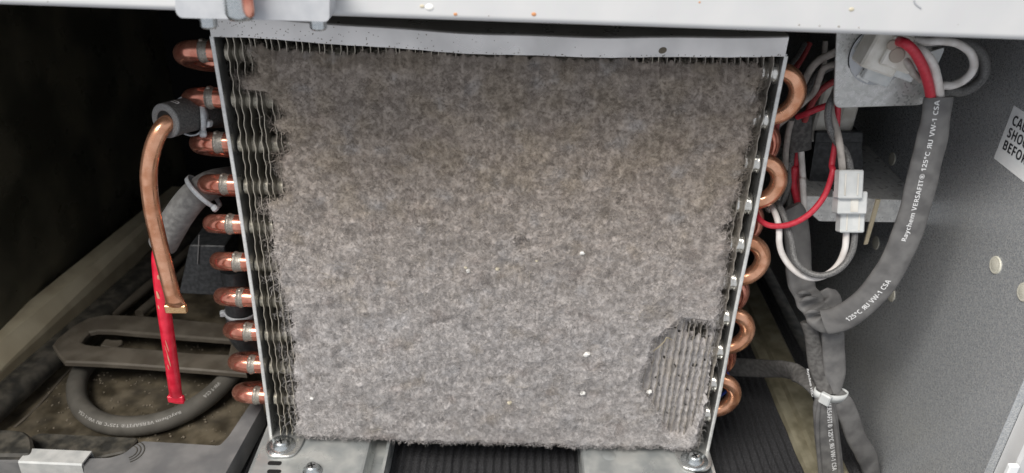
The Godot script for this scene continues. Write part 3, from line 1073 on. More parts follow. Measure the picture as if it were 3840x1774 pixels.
# ---------------------------------------------------------------- left of the coil
func zip_tie(label: String, centre: Vector3, axis: Vector3, rx: float, ry: float, head_at: float, width: float, tail := 0.0, face := Vector3(0, 0, 1)) -> void:
	var z := thing("zip_tie", label, "zip tie", "translucent zip ties", centre)
	var nylon: StandardMaterial3D = M.nylon if label.begins_with("white") else M.tie
	var a := axis.normalized()
	var n := (face - a * face.dot(a)).normalized()
	var s := a.cross(n)
	var st := mb()
	var k := 40
	st.set_smooth_group(0)
	var w := width * 0.0005
	for i in k:
		var q := []
		for j in [i, i + 1]:
			var u: float = TAU * j / k
			var d := s * cos(u) * rx + n * sin(u) * ry
			q.append([centre + d * 0.001, centre + d * 0.001 + d.normalized() * 0.0009])
		quad(st, q[0][1] - a * w, q[1][1] - a * w, q[1][1] + a * w, q[0][1] + a * w)
		quad(st, q[1][0] - a * w, q[0][0] - a * w, q[0][0] + a * w, q[1][0] + a * w)
		quad(st, q[0][0] + a * w, q[0][1] + a * w, q[1][1] + a * w, q[1][0] + a * w)
		quad(st, q[0][1] - a * w, q[0][0] - a * w, q[1][0] - a * w, q[1][1] - a * w)
	obj("band", st, nylon, z)
	var h := mb()
	var d := (s * cos(head_at) * rx + n * sin(head_at) * ry)
	var out := d.normalized()
	rbox(h, centre + d * 0.001 + out * 0.0018, Vector3(width * 1.45, width * 1.3, 3.8), 0.8, Basis(a, out.cross(a), out))
	obj("head", h, nylon, z)
	if tail > 0.0:
		var t := mb()
		var along := out.cross(a)
		sweep(t, curve([centre + d * 0.001 + out * 0.001, centre + d * 0.001 + out * 0.003 + along * tail * 0.0005, centre + d * 0.001 + out * 0.006 + along * tail * 0.001], 4), width * 0.4, 0.5, 8, out)
		obj("tail", t, M.tie, z)


func panel_z(u: float, v: float) -> Vector3:          # a spot in the upright plane of the pipe stubs
	return V(-204.1, -14.7, 0.0).lerp(V(-180.3, -13.8, 0.0), (u - 380.0) / 100.0).lerp(V(-223.1, -118.4, 0.0).lerp(V(-196.9, -117.3, 0.0), (u - 380.0) / 100.0), (v - 660.0) / 340.0)


func sleeve(called: String, label: String, pts: Array, r_out: float, r_in: float) -> Node3D:
	var s := thing(called, label, "pipe insulation", "foam sleeves on the copper stubs", pts[0])
	var path := curve(pts, 8)
	var st := mb()
	sweep(st, path, r_out, r_out, 26)
	obj("foam", st, M.foam_grey if label.begins_with("grey") else M.foam, s)
	var t := (path[0] - path[1]).normalized()
	var e := mb()
	lathe(e, [Vector2(r_in, -3), Vector2(r_in, 0.2), Vector2(r_in + 0.4, 0.5), Vector2(r_out - 0.5, 0.5), Vector2(r_out, 0.1), Vector2(r_out + 0.05, -0.6)], path[0], t, 30)
	obj("cut_end", e, M.foam_cut, s)
	var d := mb()
	lathe(d, [Vector2(0, 0.12), Vector2(r_in, 0.12)], path[0], t, 24)
	obj("bore", d, M.black_hole, s)
	return s


func build_left() -> void:
	# copper process stub with its pinched end
	var cs := thing("copper_stub", "bare copper pipe stub curving down from the upper foam sleeve to a pinched end", "copper pipe", "", V(-187.7, -37.4, 16.0))
	var path := curve([V(-170.6, 74.6, -6.0), V(-174.6, 76.8, 4.0), V(-178.4, 74.2, 10.0), V(-183.1, 64.3, 14.0), V(-187.5, 49.6, 15.0), V(-189.5, 30.3, 15.0), V(-189.4, 10.3, 15.0), V(-188.1, -10.0, 16.0), V(-187.4, -24.8, 16.0), V(-186.8, -32.3, 16.0), V(-187.2, -38.5, 16.0)], 9)
	var st := mb()
	var wide := func(u): return 4.5 + 1.9 * smoothstep(0.80, 0.955, u)
	var thin := func(u): return 4.5 - 3.1 * smoothstep(0.86, 0.955, u)
	sweep(st, path, wide, thin, 22, Vector3(0, 0.25, 1), 1.0, true)
	obj("pipe", st, M.copper, cs)
	var e := mb()
	rbox(e, V(-186.7, -36.1, 16.2), Vector3(12.6, 5.4, 3.2), 0.5, Basis(Vector3(0, 0, 1), 0.03))
	obj("pinched_end", e, M.copper_cut, cs)
	# painted stub
	var rs := thing("red_stub", "red painted pipe stub with chipped paint hanging behind the copper one, end pinched flat", "painted pipe", "", V(-206.9, -119.4, 2.0))
	var rp := curve([V(-204.8, -12.3, -22.0), V(-203.4, -15.0, -10.0), V(-202.7, -28.2, -4.0), V(-202.3, -48.7, 0.0), V(-202.7, -71.3, 2.0), V(-204.0, -93.2, 2.0), V(-205.2, -111.0, 2.0), V(-206.2, -120.0, 2.0)], 10)
	var rt := mb()
	sweep(rt, rp, func(u): return 4.3 - 0.3 * u + 1.3 * smoothstep(0.84, 0.97, u), func(u): return 4.2 - 2.9 * smoothstep(0.80, 0.95, u), 22, Vector3(0, 0.25, 1), 1.0, true)
	obj("pipe", rt, M.red_paint, rs)
	for q in [[397, 668, 1.6, 6.0], [399, 698, 1.5, 5.0], [402, 735, 1.5, 8.0], [405, 760, 0.9, 4.0], [430, 848, 0.5, 9.0], [431, 868, 0.35, 14.0], [435, 886, 0.6, 9.0], [433, 902, 0.5, 4.0]]:
		var at := panel_z(q[0], q[1])
		var best: Vector3 = rp[0]
		for v in rp:
			if absf(v.y - at.y) < absf(best.y - at.y):
				best = v
		var dx: float = clampf((at.x - best.x) * 1000.0, -3.6, 3.6)
		var ch := SphereMesh.new()
		ch.radius = 0.0005
		ch.height = 0.001
		ch.radial_segments = 10
		ch.rings = 6
		var co := obj("paint_chip", ch, M.tan_chip, rs)
		co.position = Vector3(best.x + dx * 0.001, at.y, best.z + sqrt(maxf(17.6 - dx * dx, 0.5)) * 0.001) - rs.position
		co.scale = Vector3(q[2] * 1.2, q[3], 0.5)
		co.rotation.y = asin(dx / 4.3)
		co.rotation.z = 0.08
	var re := mb()
	rbox(re, V(-205.6, -116.8, 2.2), Vector3(10.6, 5.2, 3.0), 0.6, Basis(Vector3(0, 0, 1), 0.02))
	obj("pinched_end", re, M.red_paint, rs)
	# foam sleeves
	var s1 := sleeve("foam_sleeve", "black foam sleeve above, its ringed end open round the copper stub", [V(-177.1, 77.4, 6.0), V(-172.8, 76.4, -4.0), V(-168.4, 73.6, -18.0), V(-160.9, 66.9, -40.0), V(-154.5, 57.0, -70.0)], 9.4, 5.6)
	print_on("lettering", curve([V(-177.1, 77.4, 6.0), V(-172.8, 76.4, -4.0), V(-168.4, 73.6, -18.0)], 8), 9.4, 9.4, Vector3(-0.1, 0.8, 0.6), ["U"], 5.0, 3.0, 4.5, 0.0, M.print_white, s1)
	sleeve("foam_sleeve", "grey-black foam sleeve below, bending down behind the two pinched stubs", [V(-205.3, -14.0, -22.0), V(-198.6, -3.7, -20.0), V(-190.0, 8.9, -20.0), V(-180.9, 19.2, -24.0), V(-172.4, 22.3, -34.0), V(-164.5, 14.0, -60.0)], 8.8, 5.4)
	zip_tie("zip tie looped round the upper foam sleeve, head on top at its open end", V(-171.1, 73.8, -12.0), V(-168.4, 73.6, -18.0) - V(-172.8, 76.4, -4.0), 10.2, 10.2, 1.9, 3.0)
	zip_tie("zip tie strapping the upper foam sleeve to the second copper bend from the top", V(-167.2, 74.1, -18.0), Vector3(-1, 0.12, 0.45), 9.8, 14.5, 2.4, 2.6)
	zip_tie("zip tie strapping the lower foam sleeve under the fourth copper bend, head up left", V(-175.9, 21.0, -24.0), Vector3(-0.7, -0.62, 0.3), 12.2, 12.2, 2.4, 2.6)
	# black box and hose behind the bends
	var bx := thing("junction_box", "dark grey plastic box standing behind the fifth and sixth copper bends", "plastic box", "", V(-195.9, -65.2, -70.0))
	var bs := mb()
	prism(bs, rounded([Vector2(-211.5, -42.4), Vector2(-186.9, -42.2), Vector2(-192.3, -83.3), Vector2(-225.3, -82.5)], 1.2, 2), 30, facing(-100), 0.8)
	obj("box_body", bs, M.relay, bx)
	var edge := mb()
	rbox(edge, V(-205.2, -45.1, -69.0), Vector3(0.8, 24, 0.8), 0.2, Basis(Vector3(0, 0, 1), -0.2))
	obj("worn_edge", edge, M.tray_rim, bx)
	var hz := thing("drain_hose", "black rubber hose hanging upright behind the lower copper bends", "hose", "", V(-178.3, -115.4, -60.0))
	var hp := mb()
	sweep(hp, curve([V(-179.5, -55.2, -62.0), V(-178.7, -74.7, -60.0), V(-180.2, -94.8, -60.0), V(-180.7, -111.7, -62.0), V(-174.0, -126.9, -70.0), V(-157.0, -136.5, -80.0)], 8), 9.6, 9.6, 22)
	obj("hose_wall", hp, M.relay, hz)
	zip_tie("zip tie round the upright black hose, its head at the left", V(-179.0, -89.6, -60.0), Vector3(0.06, 1, 0), 10.2, 10.2, PI * 0.9, 3.0)

	# beige ledge along the left wall, and the raised black rim next to it
	var lg := mb()
	var la: Vector3 = V(-390.6, -150.0, -63.4)
	var lb: Vector3 = V(-383.8, -166.0, -44.5)
	var ra: Vector3 = V(-346.3, -150.0, -384.8)
	var rb: Vector3 = V(-344.6, -166.0, -373.0)
	lg.set_smooth_group(-1)
	quad(lg, lb, rb, ra, la)
	quad(lg, la, ra, ra + V(-16, -LIFT, 0), la + V(-16, -LIFT, 0))
	quad(lg, lb + V(0, -30 - LIFT, 0), rb + V(0, -30 - LIFT, 0), rb, lb)
	quad(lg, la, la + V(-16, -LIFT, 0), lb + V(0, -30 - LIFT, 0), lb)
	tag(obj("wall_ledge", lg, M.beige), "beige sheet metal ledge running back along the dark left wall", "ledge")
	var rm := thing("tray_wall", "raised black plastic wall of the tray beside the beige ledge", "tray wall", "", V(-348.8, -168.0, -76.4))
	var rms := mb()
	sweep(rms, curve([V(-362.6, -164.0, -19.7), V(-350.6, -164.0, -93.5), V(-335.5, -164.0, -186.4), V(-312.1, -164.0, -342.9)], 6), 11.5, 8.0, 20, Vector3(0, 1, 0.2), 0.7)
	obj("rounded_rim", rms, M.black_plastic, rm)
	var lip := mb()
	sweep(lip, curve([V(-346.6, -178.0, -32.0), V(-342.1, -178.0, -56.1), V(-339.4, -178.0, -108.5), V(-329.5, -178.0, -182.3)], 6), 1.3, 0.25, 8, Vector3(0, 1, 0))
	obj("dusty_seam", lip, M.strap, rm)

	# tray floor
	var tf := mb()
	var nn := FastNoiseLite.new()
	nn.seed = 33
	nn.frequency = 0.05
	var grid := []
	for j in 41:
		var line := PackedVector3Array()
		for i in 41:
			var x := lerpf(-394, -168, i / 40.0)
			var z := lerpf(-400, 50, j / 40.0)
			line.append(V(x, -178.5 + nn.get_noise_2d(x, z) * 1.6, z))
		grid.append(line)
	tf.set_smooth_group(0)
	for j in 40:
		for i in 40:
			quad(tf, grid[j + 1][i], grid[j + 1][i + 1], grid[j][i + 1], grid[j][i])
	tag(obj("drip_tray", tf, M.tray_floor), "dirty dark drip tray on the floor left of the coil", "tray")
	var gr := mb()
	for k in 420:
		var gx := rng.randf_range(-345, -175)
		var gz := rng.randf_range(-170, 0)
		rbox(gr, V(gx, -178.0 + nn.get_noise_2d(gx, gz) * 1.6, gz), Vector3(rng.randf_range(0.5, 2.0), rng.randf_range(0.4, 1.0), rng.randf_range(0.5, 1.6)), 0.3, Basis(Vector3(0.2, 1, 0.1).normalized(), rng.randf() * 3.0))
	var grit := obj("grit", gr, M.grit, get_node("drip_tray"))
	grit.position = Vector3.ZERO
	grit.set_meta("kind", "stuff")
	var rib := thing("tray_rib", "long dark ribs moulded in the tray running back behind the strap", "tray rib", "", V(-298.9, -166.0, -182.0))
	for q in [[V(-330.4, -166.0, -158.4), V(-317.6, -166.0, -210.7), V(-305.8, -166.0, -278.2)], [V(-308.4, -166.0, -162.7), V(-297.6, -166.0, -215.4), V(-294.3, -166.0, -279.0)]]:
		tube("rib", q, 4.2, M.strap, rib, 12, 6)

	# slotted strap
	var sp := thing("slotted_strap", "dusty black strap bracket with a long slot lying across the drip tray", "strap", "", V(-298.3, -160.0, -103.9))
	var lift := -156.0
	var outer := [Vector2(-346.1, -97.0), Vector2(-346.3, -108.9), Vector2(-342.7, -124.3), Vector2(-335.5, -136.1), Vector2(-324.6, -141.1), Vector2(-296.7, -141.2), Vector2(-262.6, -138.3), Vector2(-204.5, -131.3), Vector2(-185.8, -69.4), Vector2(-222.7, -72.3), Vector2(-268.9, -75.2), Vector2(-299.7, -76.5), Vector2(-326.5, -76.6), Vector2(-336.2, -86.0)]
	var inner := [Vector2(-325.9, -102.0), Vector2(-326.4, -108.7), Vector2(-325.7, -115.5), Vector2(-320.5, -118.0), Vector2(-309.3, -118.1), Vector2(-286.1, -116.1), Vector2(-253.3, -113.6), Vector2(-210.1, -110.5), Vector2(-206.8, -92.9), Vector2(-233.2, -93.1), Vector2(-271.7, -96.6), Vector2(-294.1, -98.0), Vector2(-314.6, -98.7), Vector2(-321.3, -99.7)]
	var ss := mb()
	for i in outer.size():
		var j := (i + 1) % outer.size()
		var o1: Vector2 = outer[i]
		var o2: Vector2 = outer[j]
		var i1: Vector2 = inner[i]
		var i2: Vector2 = inner[j]
		var m1 := o1.lerp(i1, 0.07)
		var m2 := o2.lerp(i2, 0.07)
		var k1 := o1.lerp(i1, 0.92)
		var k2 := o2.lerp(i2, 0.92)
		ss.set_smooth_group(-1)
		quad(ss, V(o1.x, -156, o1.y), V(o2.x, -156, o2.y), V(o2.x, -153, o2.y), V(o1.x, -153, o1.y))
		quad(ss, V(o1.x, -153, o1.y), V(o2.x, -153, o2.y), V(m2.x, -152, m2.y), V(m1.x, -152, m1.y))
		quad(ss, V(m1.x, -152, m1.y), V(m2.x, -152, m2.y), V(k2.x, -152, k2.y), V(k1.x, -152, k1.y))
		quad(ss, V(k1.x, -152, k1.y), V(k2.x, -152, k2.y), V(i2.x, -153, i2.y), V(i1.x, -153, i1.y))
		quad(ss, V(i1.x, -153, i1.y), V(i2.x, -153, i2.y), V(i2.x, -156, i2.y), V(i1.x, -156, i1.y))
	obj("strap_plate", ss, M.strap, sp)
	var lump := mb()
	prism(lump, rounded([Vector2(-313.0, -103.5), Vector2(-312.7, -113.1), Vector2(-305.5, -111.3), Vector2(-298.9, -112.5), Vector2(-296.7, -108.6), Vector2(-299.4, -101.1)], 2.0, 3), 3.0, lying(-159), 0.8)
	obj("tab", lump, M.strap, sp)

	# looped hose with printing
	var hs := thing("looped_hose", "dusty black hose looped under the slotted strap, printed upside down", "hose", "", V(-264.9, -164.0, -26.4))
	var path_h := curve([V(-198.6, -158.0, -88.6), V(-203.9, -164.0, -78.8), V(-212.0, -167.0, -60.8), V(-224.3, -169.0, -44.7), V(-240.4, -170.0, -33.3), V(-261.2, -170.0, -28.1), V(-283.1, -170.0, -32.3), V(-302.8, -170.0, -46.5), V(-316.1, -170.0, -66.2), V(-323.1, -171.0, -86.4), V(-324.1, -172.0, -102.8)], 8)
	var hh := mb()
	sweep(hh, path_h, 7.2, 7.2, 22, Vector3(0, 1, 0.6))
	obj("hose_wall", hh, M.hose, hs)
	print_on("lettering", path_h, 7.2, 7.2, Vector3(0, 0.9, 0.75), ["Raychem VERSAFIT® 125°C ", "~R", "U ", "VW-1 CSA"], 58, 74, 3.0, 0.5, M.print_dim, hs)
	print_on("lettering", path_h, 7.2, 7.2, Vector3(0, 0.9, 0.75), ["VW-1 CSA"], 24, 16, 2.6, 0.5, M.print_dim, hs)

	# front lip of the tray
	var fl := thing("tray_lip", "dusty grey plastic front lip of the tray at the lower left", "tray lip", "", V(-215.1, -150.0, 21.3))
	var f1 := mb()
	prism(f1, rounded([Vector2(-342.2, 5.7), Vector2(-322.3, 3.6), Vector2(-311.0, 4.8), Vector2(-303.1, 10.2), Vector2(-296.5, 20.1), Vector2(-295.0, 27.2), Vector2(-328.5, 28.7)], 4, 4), 16, lying(-162), 1.6)
	obj("left_block", f1, M.black_plastic, fl)
	var f2 := mb()
	prism(f2, rounded([Vector2(-335.8, 24.9), Vector2(-294.9, 22.1), Vector2(-260.1, 24.7), Vector2(-245.9, 23.4), Vector2(-238.7, 19.1), Vector2(-235.4, 11.6), Vector2(-232.3, 7.3), Vector2(-207.1, 8.1), Vector2(-179.6, 9.3), Vector2(-176.6, 0.0), Vector2(-171.8, -34.2), Vector2(-162.3, -34.6), Vector2(-165.0, -1.5), Vector2(-167.8, 33.3), Vector2(-167.6, 56.5), Vector2(-244.4, 59.7), Vector2(-260.1, 30.0), Vector2(-332.4, 30.4)], 2.4, 4), 18, lying(-168), 1.5)
	obj("front_shelf", f2, M.tray_rim, fl)
	var rec := mb()
	prism(rec, rounded([Vector2(-314.8, -1.4), Vector2(-309.4, -6.5), Vector2(-240.5, -4.8), Vector2(-242.9, 8.7), Vector2(-265.3, 17.4), Vector2(-302.8, 16.0)], 3, 3), 8, lying(-166), 1.0)
	obj("channel_floor", rec, M.black_plastic, fl)
	for k in 3:
		var rg := mb()
		var pts := []
		for q in 9:
			var w := -1.2 + 2.2 * q / 8.0
			pts.append(V(-237.2, -149.8, 18.0) + Vector3(cos(w), 0, sin(w)) * (0.006 + 0.0022 * k))
		sweep(rg, curve(pts, 3), 0.35, 0.35, 6)
		obj("moulded_ring", rg, M.black_plastic, fl)
	var cp := thing("spring_clip", "bright folded metal clip over the tray's front lip at lower left", "clip", "", V(-276.9, -147.0, 30.7))
	var c0: Vector3 = V(-299.6, -147.0, 20.3)
	var c1: Vector3 = V(-258.4, -147.0, 20.9)
	var c2: Vector3 = V(-259.5, -147.0, 32.0)
	var c3: Vector3 = V(-300.3, -147.0, 31.4)
	var cc := mb()
	cc.set_smooth_group(-1)
	var thick := V(0, -1.2 - LIFT, 0)
	var drop := V(0, -26 - LIFT, 1.5)
	quad(cc, c3, c2, c1, c0)
	quad(cc, c3 + drop, c2 + drop, c2 + Vector3(0, -0.0012, 0.0008), c3 + Vector3(0, -0.0012, 0.0008))
	quad(cc, c3 + Vector3(0, -0.0012, 0.0008), c2 + Vector3(0, -0.0012, 0.0008), c2, c3)
	quad(cc, c2 + drop, c2 + drop - Vector3(0, 0, 0.0012), c2 + thick - Vector3(0, 0, 0.0012), c2)
	quad(cc, c2, c2 + thick, c1 + thick, c1)
	quad(cc, c3 + thick, c0 + thick, c1 + thick, c2 + thick)
	quad(cc, c0, c1, c1 + V(0, -14 - LIFT, -1), c0 + V(0, -14 - LIFT, -1))
	quad(cc, c3 + thick, c3, c0, c0 + thick)
	obj("folded_sheet", cc, M.galv, cp)


# ---------------------------------------------------------------- right of the coil
func wire(label: String, pts: Array, r: float, m: Material, sub := 8) -> MeshInstance3D:
	var o := tube("wire", pts, r, m, null, 12, sub)
	tag(o, label, "wire", "wires beside the coil")
	return o


func build_side_panel() -> void:
	var p := thing("side_panel", "galvanised sheet metal side panel on the right with dull speckled finish", "metal panel", "", V(275, -172, -170))
	var st := mb()
	rbox(st, V(277.5, 0, -170), Vector3(5, 350, 500), 0.4)
	obj("sheet", st, M.wall_metal, p)
	var k := 0
	for q in [[V(275.0, 21.5, -112.8), 4.2], [V(275.0, 8.2, -104.3), 4.2], [V(275.0, -40.1, -102.6), 4.6], [V(275.0, -59.1, -62.8), 4.6], [V(275.0, 18.6, 28.3), 4.6], [V(275.0, 18.8, 56.2), 4.6]]:
		var h := mb()
		lathe(h, [Vector2(q[1] + 0.5, -0.2), Vector2(q[1] + 0.35, 0.5), Vector2(q[1], 0.8), Vector2(q[1] - 0.5, 0.55), Vector2(q[1] - 1.0, 0.7), Vector2(0, 0.95)], q[0], Vector3(-1, 0, 0), 26)
		obj("rivet", h, M.cream, p)
		k += 1
	# white front jamb
	var j := thing("door_jamb", "white painted jamb at the front edge of the right side panel", "jamb", "", V(290, -172, 90))
	var js := mb()
	rbox(js, V(287.5, -60, 86), Vector3(16, 330, 14), 1.5)
	obj("jamb_face", js, M.white_paint, j)
	var j2 := mb()
	rbox(j2, V(277.0, -124, 94), Vector3(5.5, 120, 3), 0.6)
	obj("gasket_strip", j2, M.sticker, j)
	# caution label
	var s := thing("caution_label", "white caution label with black capitals stuck on the right side panel", "label", "", V(274.9, 67.7, -4.0))
	var a: Vector3 = V(274.7, 99.3, -2.3)
	var b: Vector3 = V(274.7, 68.2, -3.9)
	var ls := mb()
	ls.set_smooth_group(-1)
	var far := b + Vector3(0, -0.001, 0.062)
	var far2 := a + Vector3(0, -0.001, 0.062)
	var tk := Vector3(0.0002, 0, 0)
	quad(ls, b, far, far2, a)
	quad(ls, a + tk, far2 + tk, far + tk, b + tk)
	quad(ls, a, far2, far2 + tk, a + tk)
	quad(ls, b + tk, far + tk, far, b)
	quad(ls, b + tk, b, a, a + tk)
	obj("label_sheet", ls, M.sticker, s)
	var lines := [["CAUTION", V(274.5, 90.0, 1.3)], ["SHOCK", V(274.5, 82.9, 0.9)], ["BEFORE", V(274.5, 75.8, 0.8)]]
	for l in lines:
		var ts := mb()
		ts.set_smooth_group(-1)
		var f := glyphs(l[0], true)
		var lo := INF
		var base := INF
		var top := -INF
		for v in f:
			lo = minf(lo, v.x)
			base = minf(base, v.y)
			top = maxf(top, v.y)
		var sc := 5.4 / (top - base) * 0.001
		for v in f:
			ts.add_vertex(l[1] + Vector3(-0.00005, (v.y - base) * sc, (v.x - lo) * sc * 1.0))
		obj("lettering", ts, M.print_black, s)
	# floor strip and dark channel at the foot of the panel
	var fs := mb()
	var pr := [Vector2(219, -172), Vector2(221, -168.5), Vector2(224, -168), Vector2(229, -168.2), Vector2(231, -165), Vector2(246, -164), Vector2(248, -166), Vector2(248, -172)]
	fs.set_smooth_group(-1)
	for i in pr.size() - 1:
		quad(fs, V(pr[i].x, pr[i].y, 60), V(pr[i + 1].x, pr[i + 1].y, 60), V(pr[i + 1].x, pr[i + 1].y, -400), V(pr[i].x, pr[i].y, -400))
	tag(obj("floor_strip", fs, M.floor_metal), "beige metal strip along the floor at the foot of the right panel", "floor strip")


func build_lamp_plate() -> void:
	var p := thing("socket_plate", "galvanised plate with rounded corners holding a white lamp socket, top right", "mounting plate", "", V(204.8, 95.8, -6.0))
	var st := mb()
	var out := rounded([Vector2(172.7, 139.5), Vector2(180.8, 95.8), Vector2(183.3, 93.0), Vector2(228.8, 96.3), Vector2(232.2, 102.1), Vector2(221.2, 141.2)], 4.0, 6)
	prism(st, out, 1.6, facing(-8), 0.4)
	obj("plate", st, M.spangle, p)
	var d := mb()
	var c: Vector3 = V(198.8, 122.7, -6.2)
	lathe(d, [Vector2(16.0, 0), Vector2(16.0, 0.35), Vector2(15.8, 0.5), Vector2(0, 0.5)], c, Vector3(0, 0, 1), 48)
	var disc := obj("socket_flange", d, M.bracket_grey, p)
	var arc := []
	for k in 12:
		var w := 1.9 + 1.7 * k / 11.0
		arc.append(c + Vector3(cos(w), sin(w), 0) * 0.0162 + Vector3(0, 0, 0.0003))
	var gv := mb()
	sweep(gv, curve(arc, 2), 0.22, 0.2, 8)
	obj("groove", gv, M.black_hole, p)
	var cut := mb()
	for w in [2.7, 5.5, 4.25]:
		rbox(cut, c + Vector3(cos(w), sin(w), 0) * 0.0125 + Vector3(0, 0, 0.0008), Vector3(7.5, 5, 0.5), 0.2, Basis(Vector3(0, 0, 1), w + PI * 0.5))
	var ct := obj("notch", cut, M.galv, disc)
	ct.position = Vector3.ZERO
	var tilt := -0.30
	var b := mb()
	var turn := Basis(Vector3(0, 0, 1), tilt)
	rbox(b, V(194.6, 128.9, 4.0), Vector3(19, 22, 14), 1.0, turn)
	rbox(b, V(200.7, 128.2, 8.0), Vector3(17, 15, 12), 0.8, turn)
	obj("socket_body", b, M.nylon_dirty, p)
	var b2 := mb()
	rbox(b2, V(200.8, 119.3, 5.0), Vector3(23, 5.5, 10), 0.6, turn)
	rbox(b2, V(198.2, 113.2, -2.0), Vector3(15, 8, 4), 0.5, turn)
	obj("socket_foot", b2, M.nylon, p)
	for q in [[V(197.7, 128.4, 14.2), 3.9], [V(194.1, 133.3, 14.1), 2.6]]:
		var h := mb()
		lathe(h, [Vector2(q[1], -0.4), Vector2(q[1], 0.4), Vector2(q[1] - 0.7, 0.5), Vector2(0, 0.2)], q[0], Vector3(0, 0, 1), 20)
		obj("terminal_plug", h, M.braze_flat, p)
	var tg := mb()
	prism(tg, rounded([Vector2(220.9, 126.4), Vector2(227.8, 129.1), Vector2(228.6, 128.1), Vector2(227.5, 120.3), Vector2(224.3, 120.5)], 1.0, 3), 1.0, facing(-2), 0.2)
	obj("paper_tag", tg, M.nylon, p)
	# wires out of the socket
	wire("thick red wire curving from the socket down into the printed sleeve", [V(197.3, 135.2, 14.0), V(197.7, 135.7, 20.0), V(202.9, 131.9, 20.0), V(209.8, 124.5, 18.0), V(216.9, 115.3, 14.0), V(223.5, 105.3, 9.0), V(225.7, 98.1, 9.0)], 2.52, M.wire_red)
	wire("dusty white wire beside the thick red one entering the printed sleeve", [V(205.6, 131.9, 10.0), V(209.0, 131.1, 15.0), V(215.1, 125.9, 15.0), V(221.2, 117.2, 13.0), V(227.7, 106.2, 9.0), V(229.9, 98.3, 9.0)], 2.44, M.wire_white)
	wire("short dusty white wire drooping under the socket into the printed sleeve", [V(202.8, 126.6, 12.0), V(204.7, 123.9, 14.0), V(209.6, 118.9, 12.0), V(215.7, 115.1, 9.0), V(220.3, 112.8, 8.0), V(226.3, 105.5, 7.0), V(228.7, 97.9, 8.0)], 1.91, M.wire_dusty)
	wire("dusty white wire looping out right of the socket and back to the sleeve", [V(207.1, 134.5, 8.0), V(212.8, 134.2, 9.0), V(220.0, 134.9, 9.0), V(229.4, 133.5, 7.0), V(238.3, 129.0, 5.0), V(242.9, 122.9, 4.0), V(242.9, 117.7, 4.0), V(239.7, 113.3, 4.0), V(234.3, 111.1, 5.0), V(229.3, 111.0, 6.0), V(228.7, 106.7, 6.0), V(230.0, 99.8, 7.0)], 2.09, M.wire_white)
	wire("grey wire looping outside the white loop right of the socket", [V(213.4, 131.1, 2.0), V(224.7, 133.0, 0.0), V(236.9, 132.2, -2.0), V(247.6, 127.8, -4.0), V(253.5, 121.4, -5.0), V(255.2, 114.2, -5.0), V(251.4, 108.6, -4.0), V(244.7, 105.7, -3.0), V(236.3, 106.7, -1.0), V(233.4, 103.7, 1.0), V(233.4, 98.8, 4.0)], 2.78, M.wire_grey)


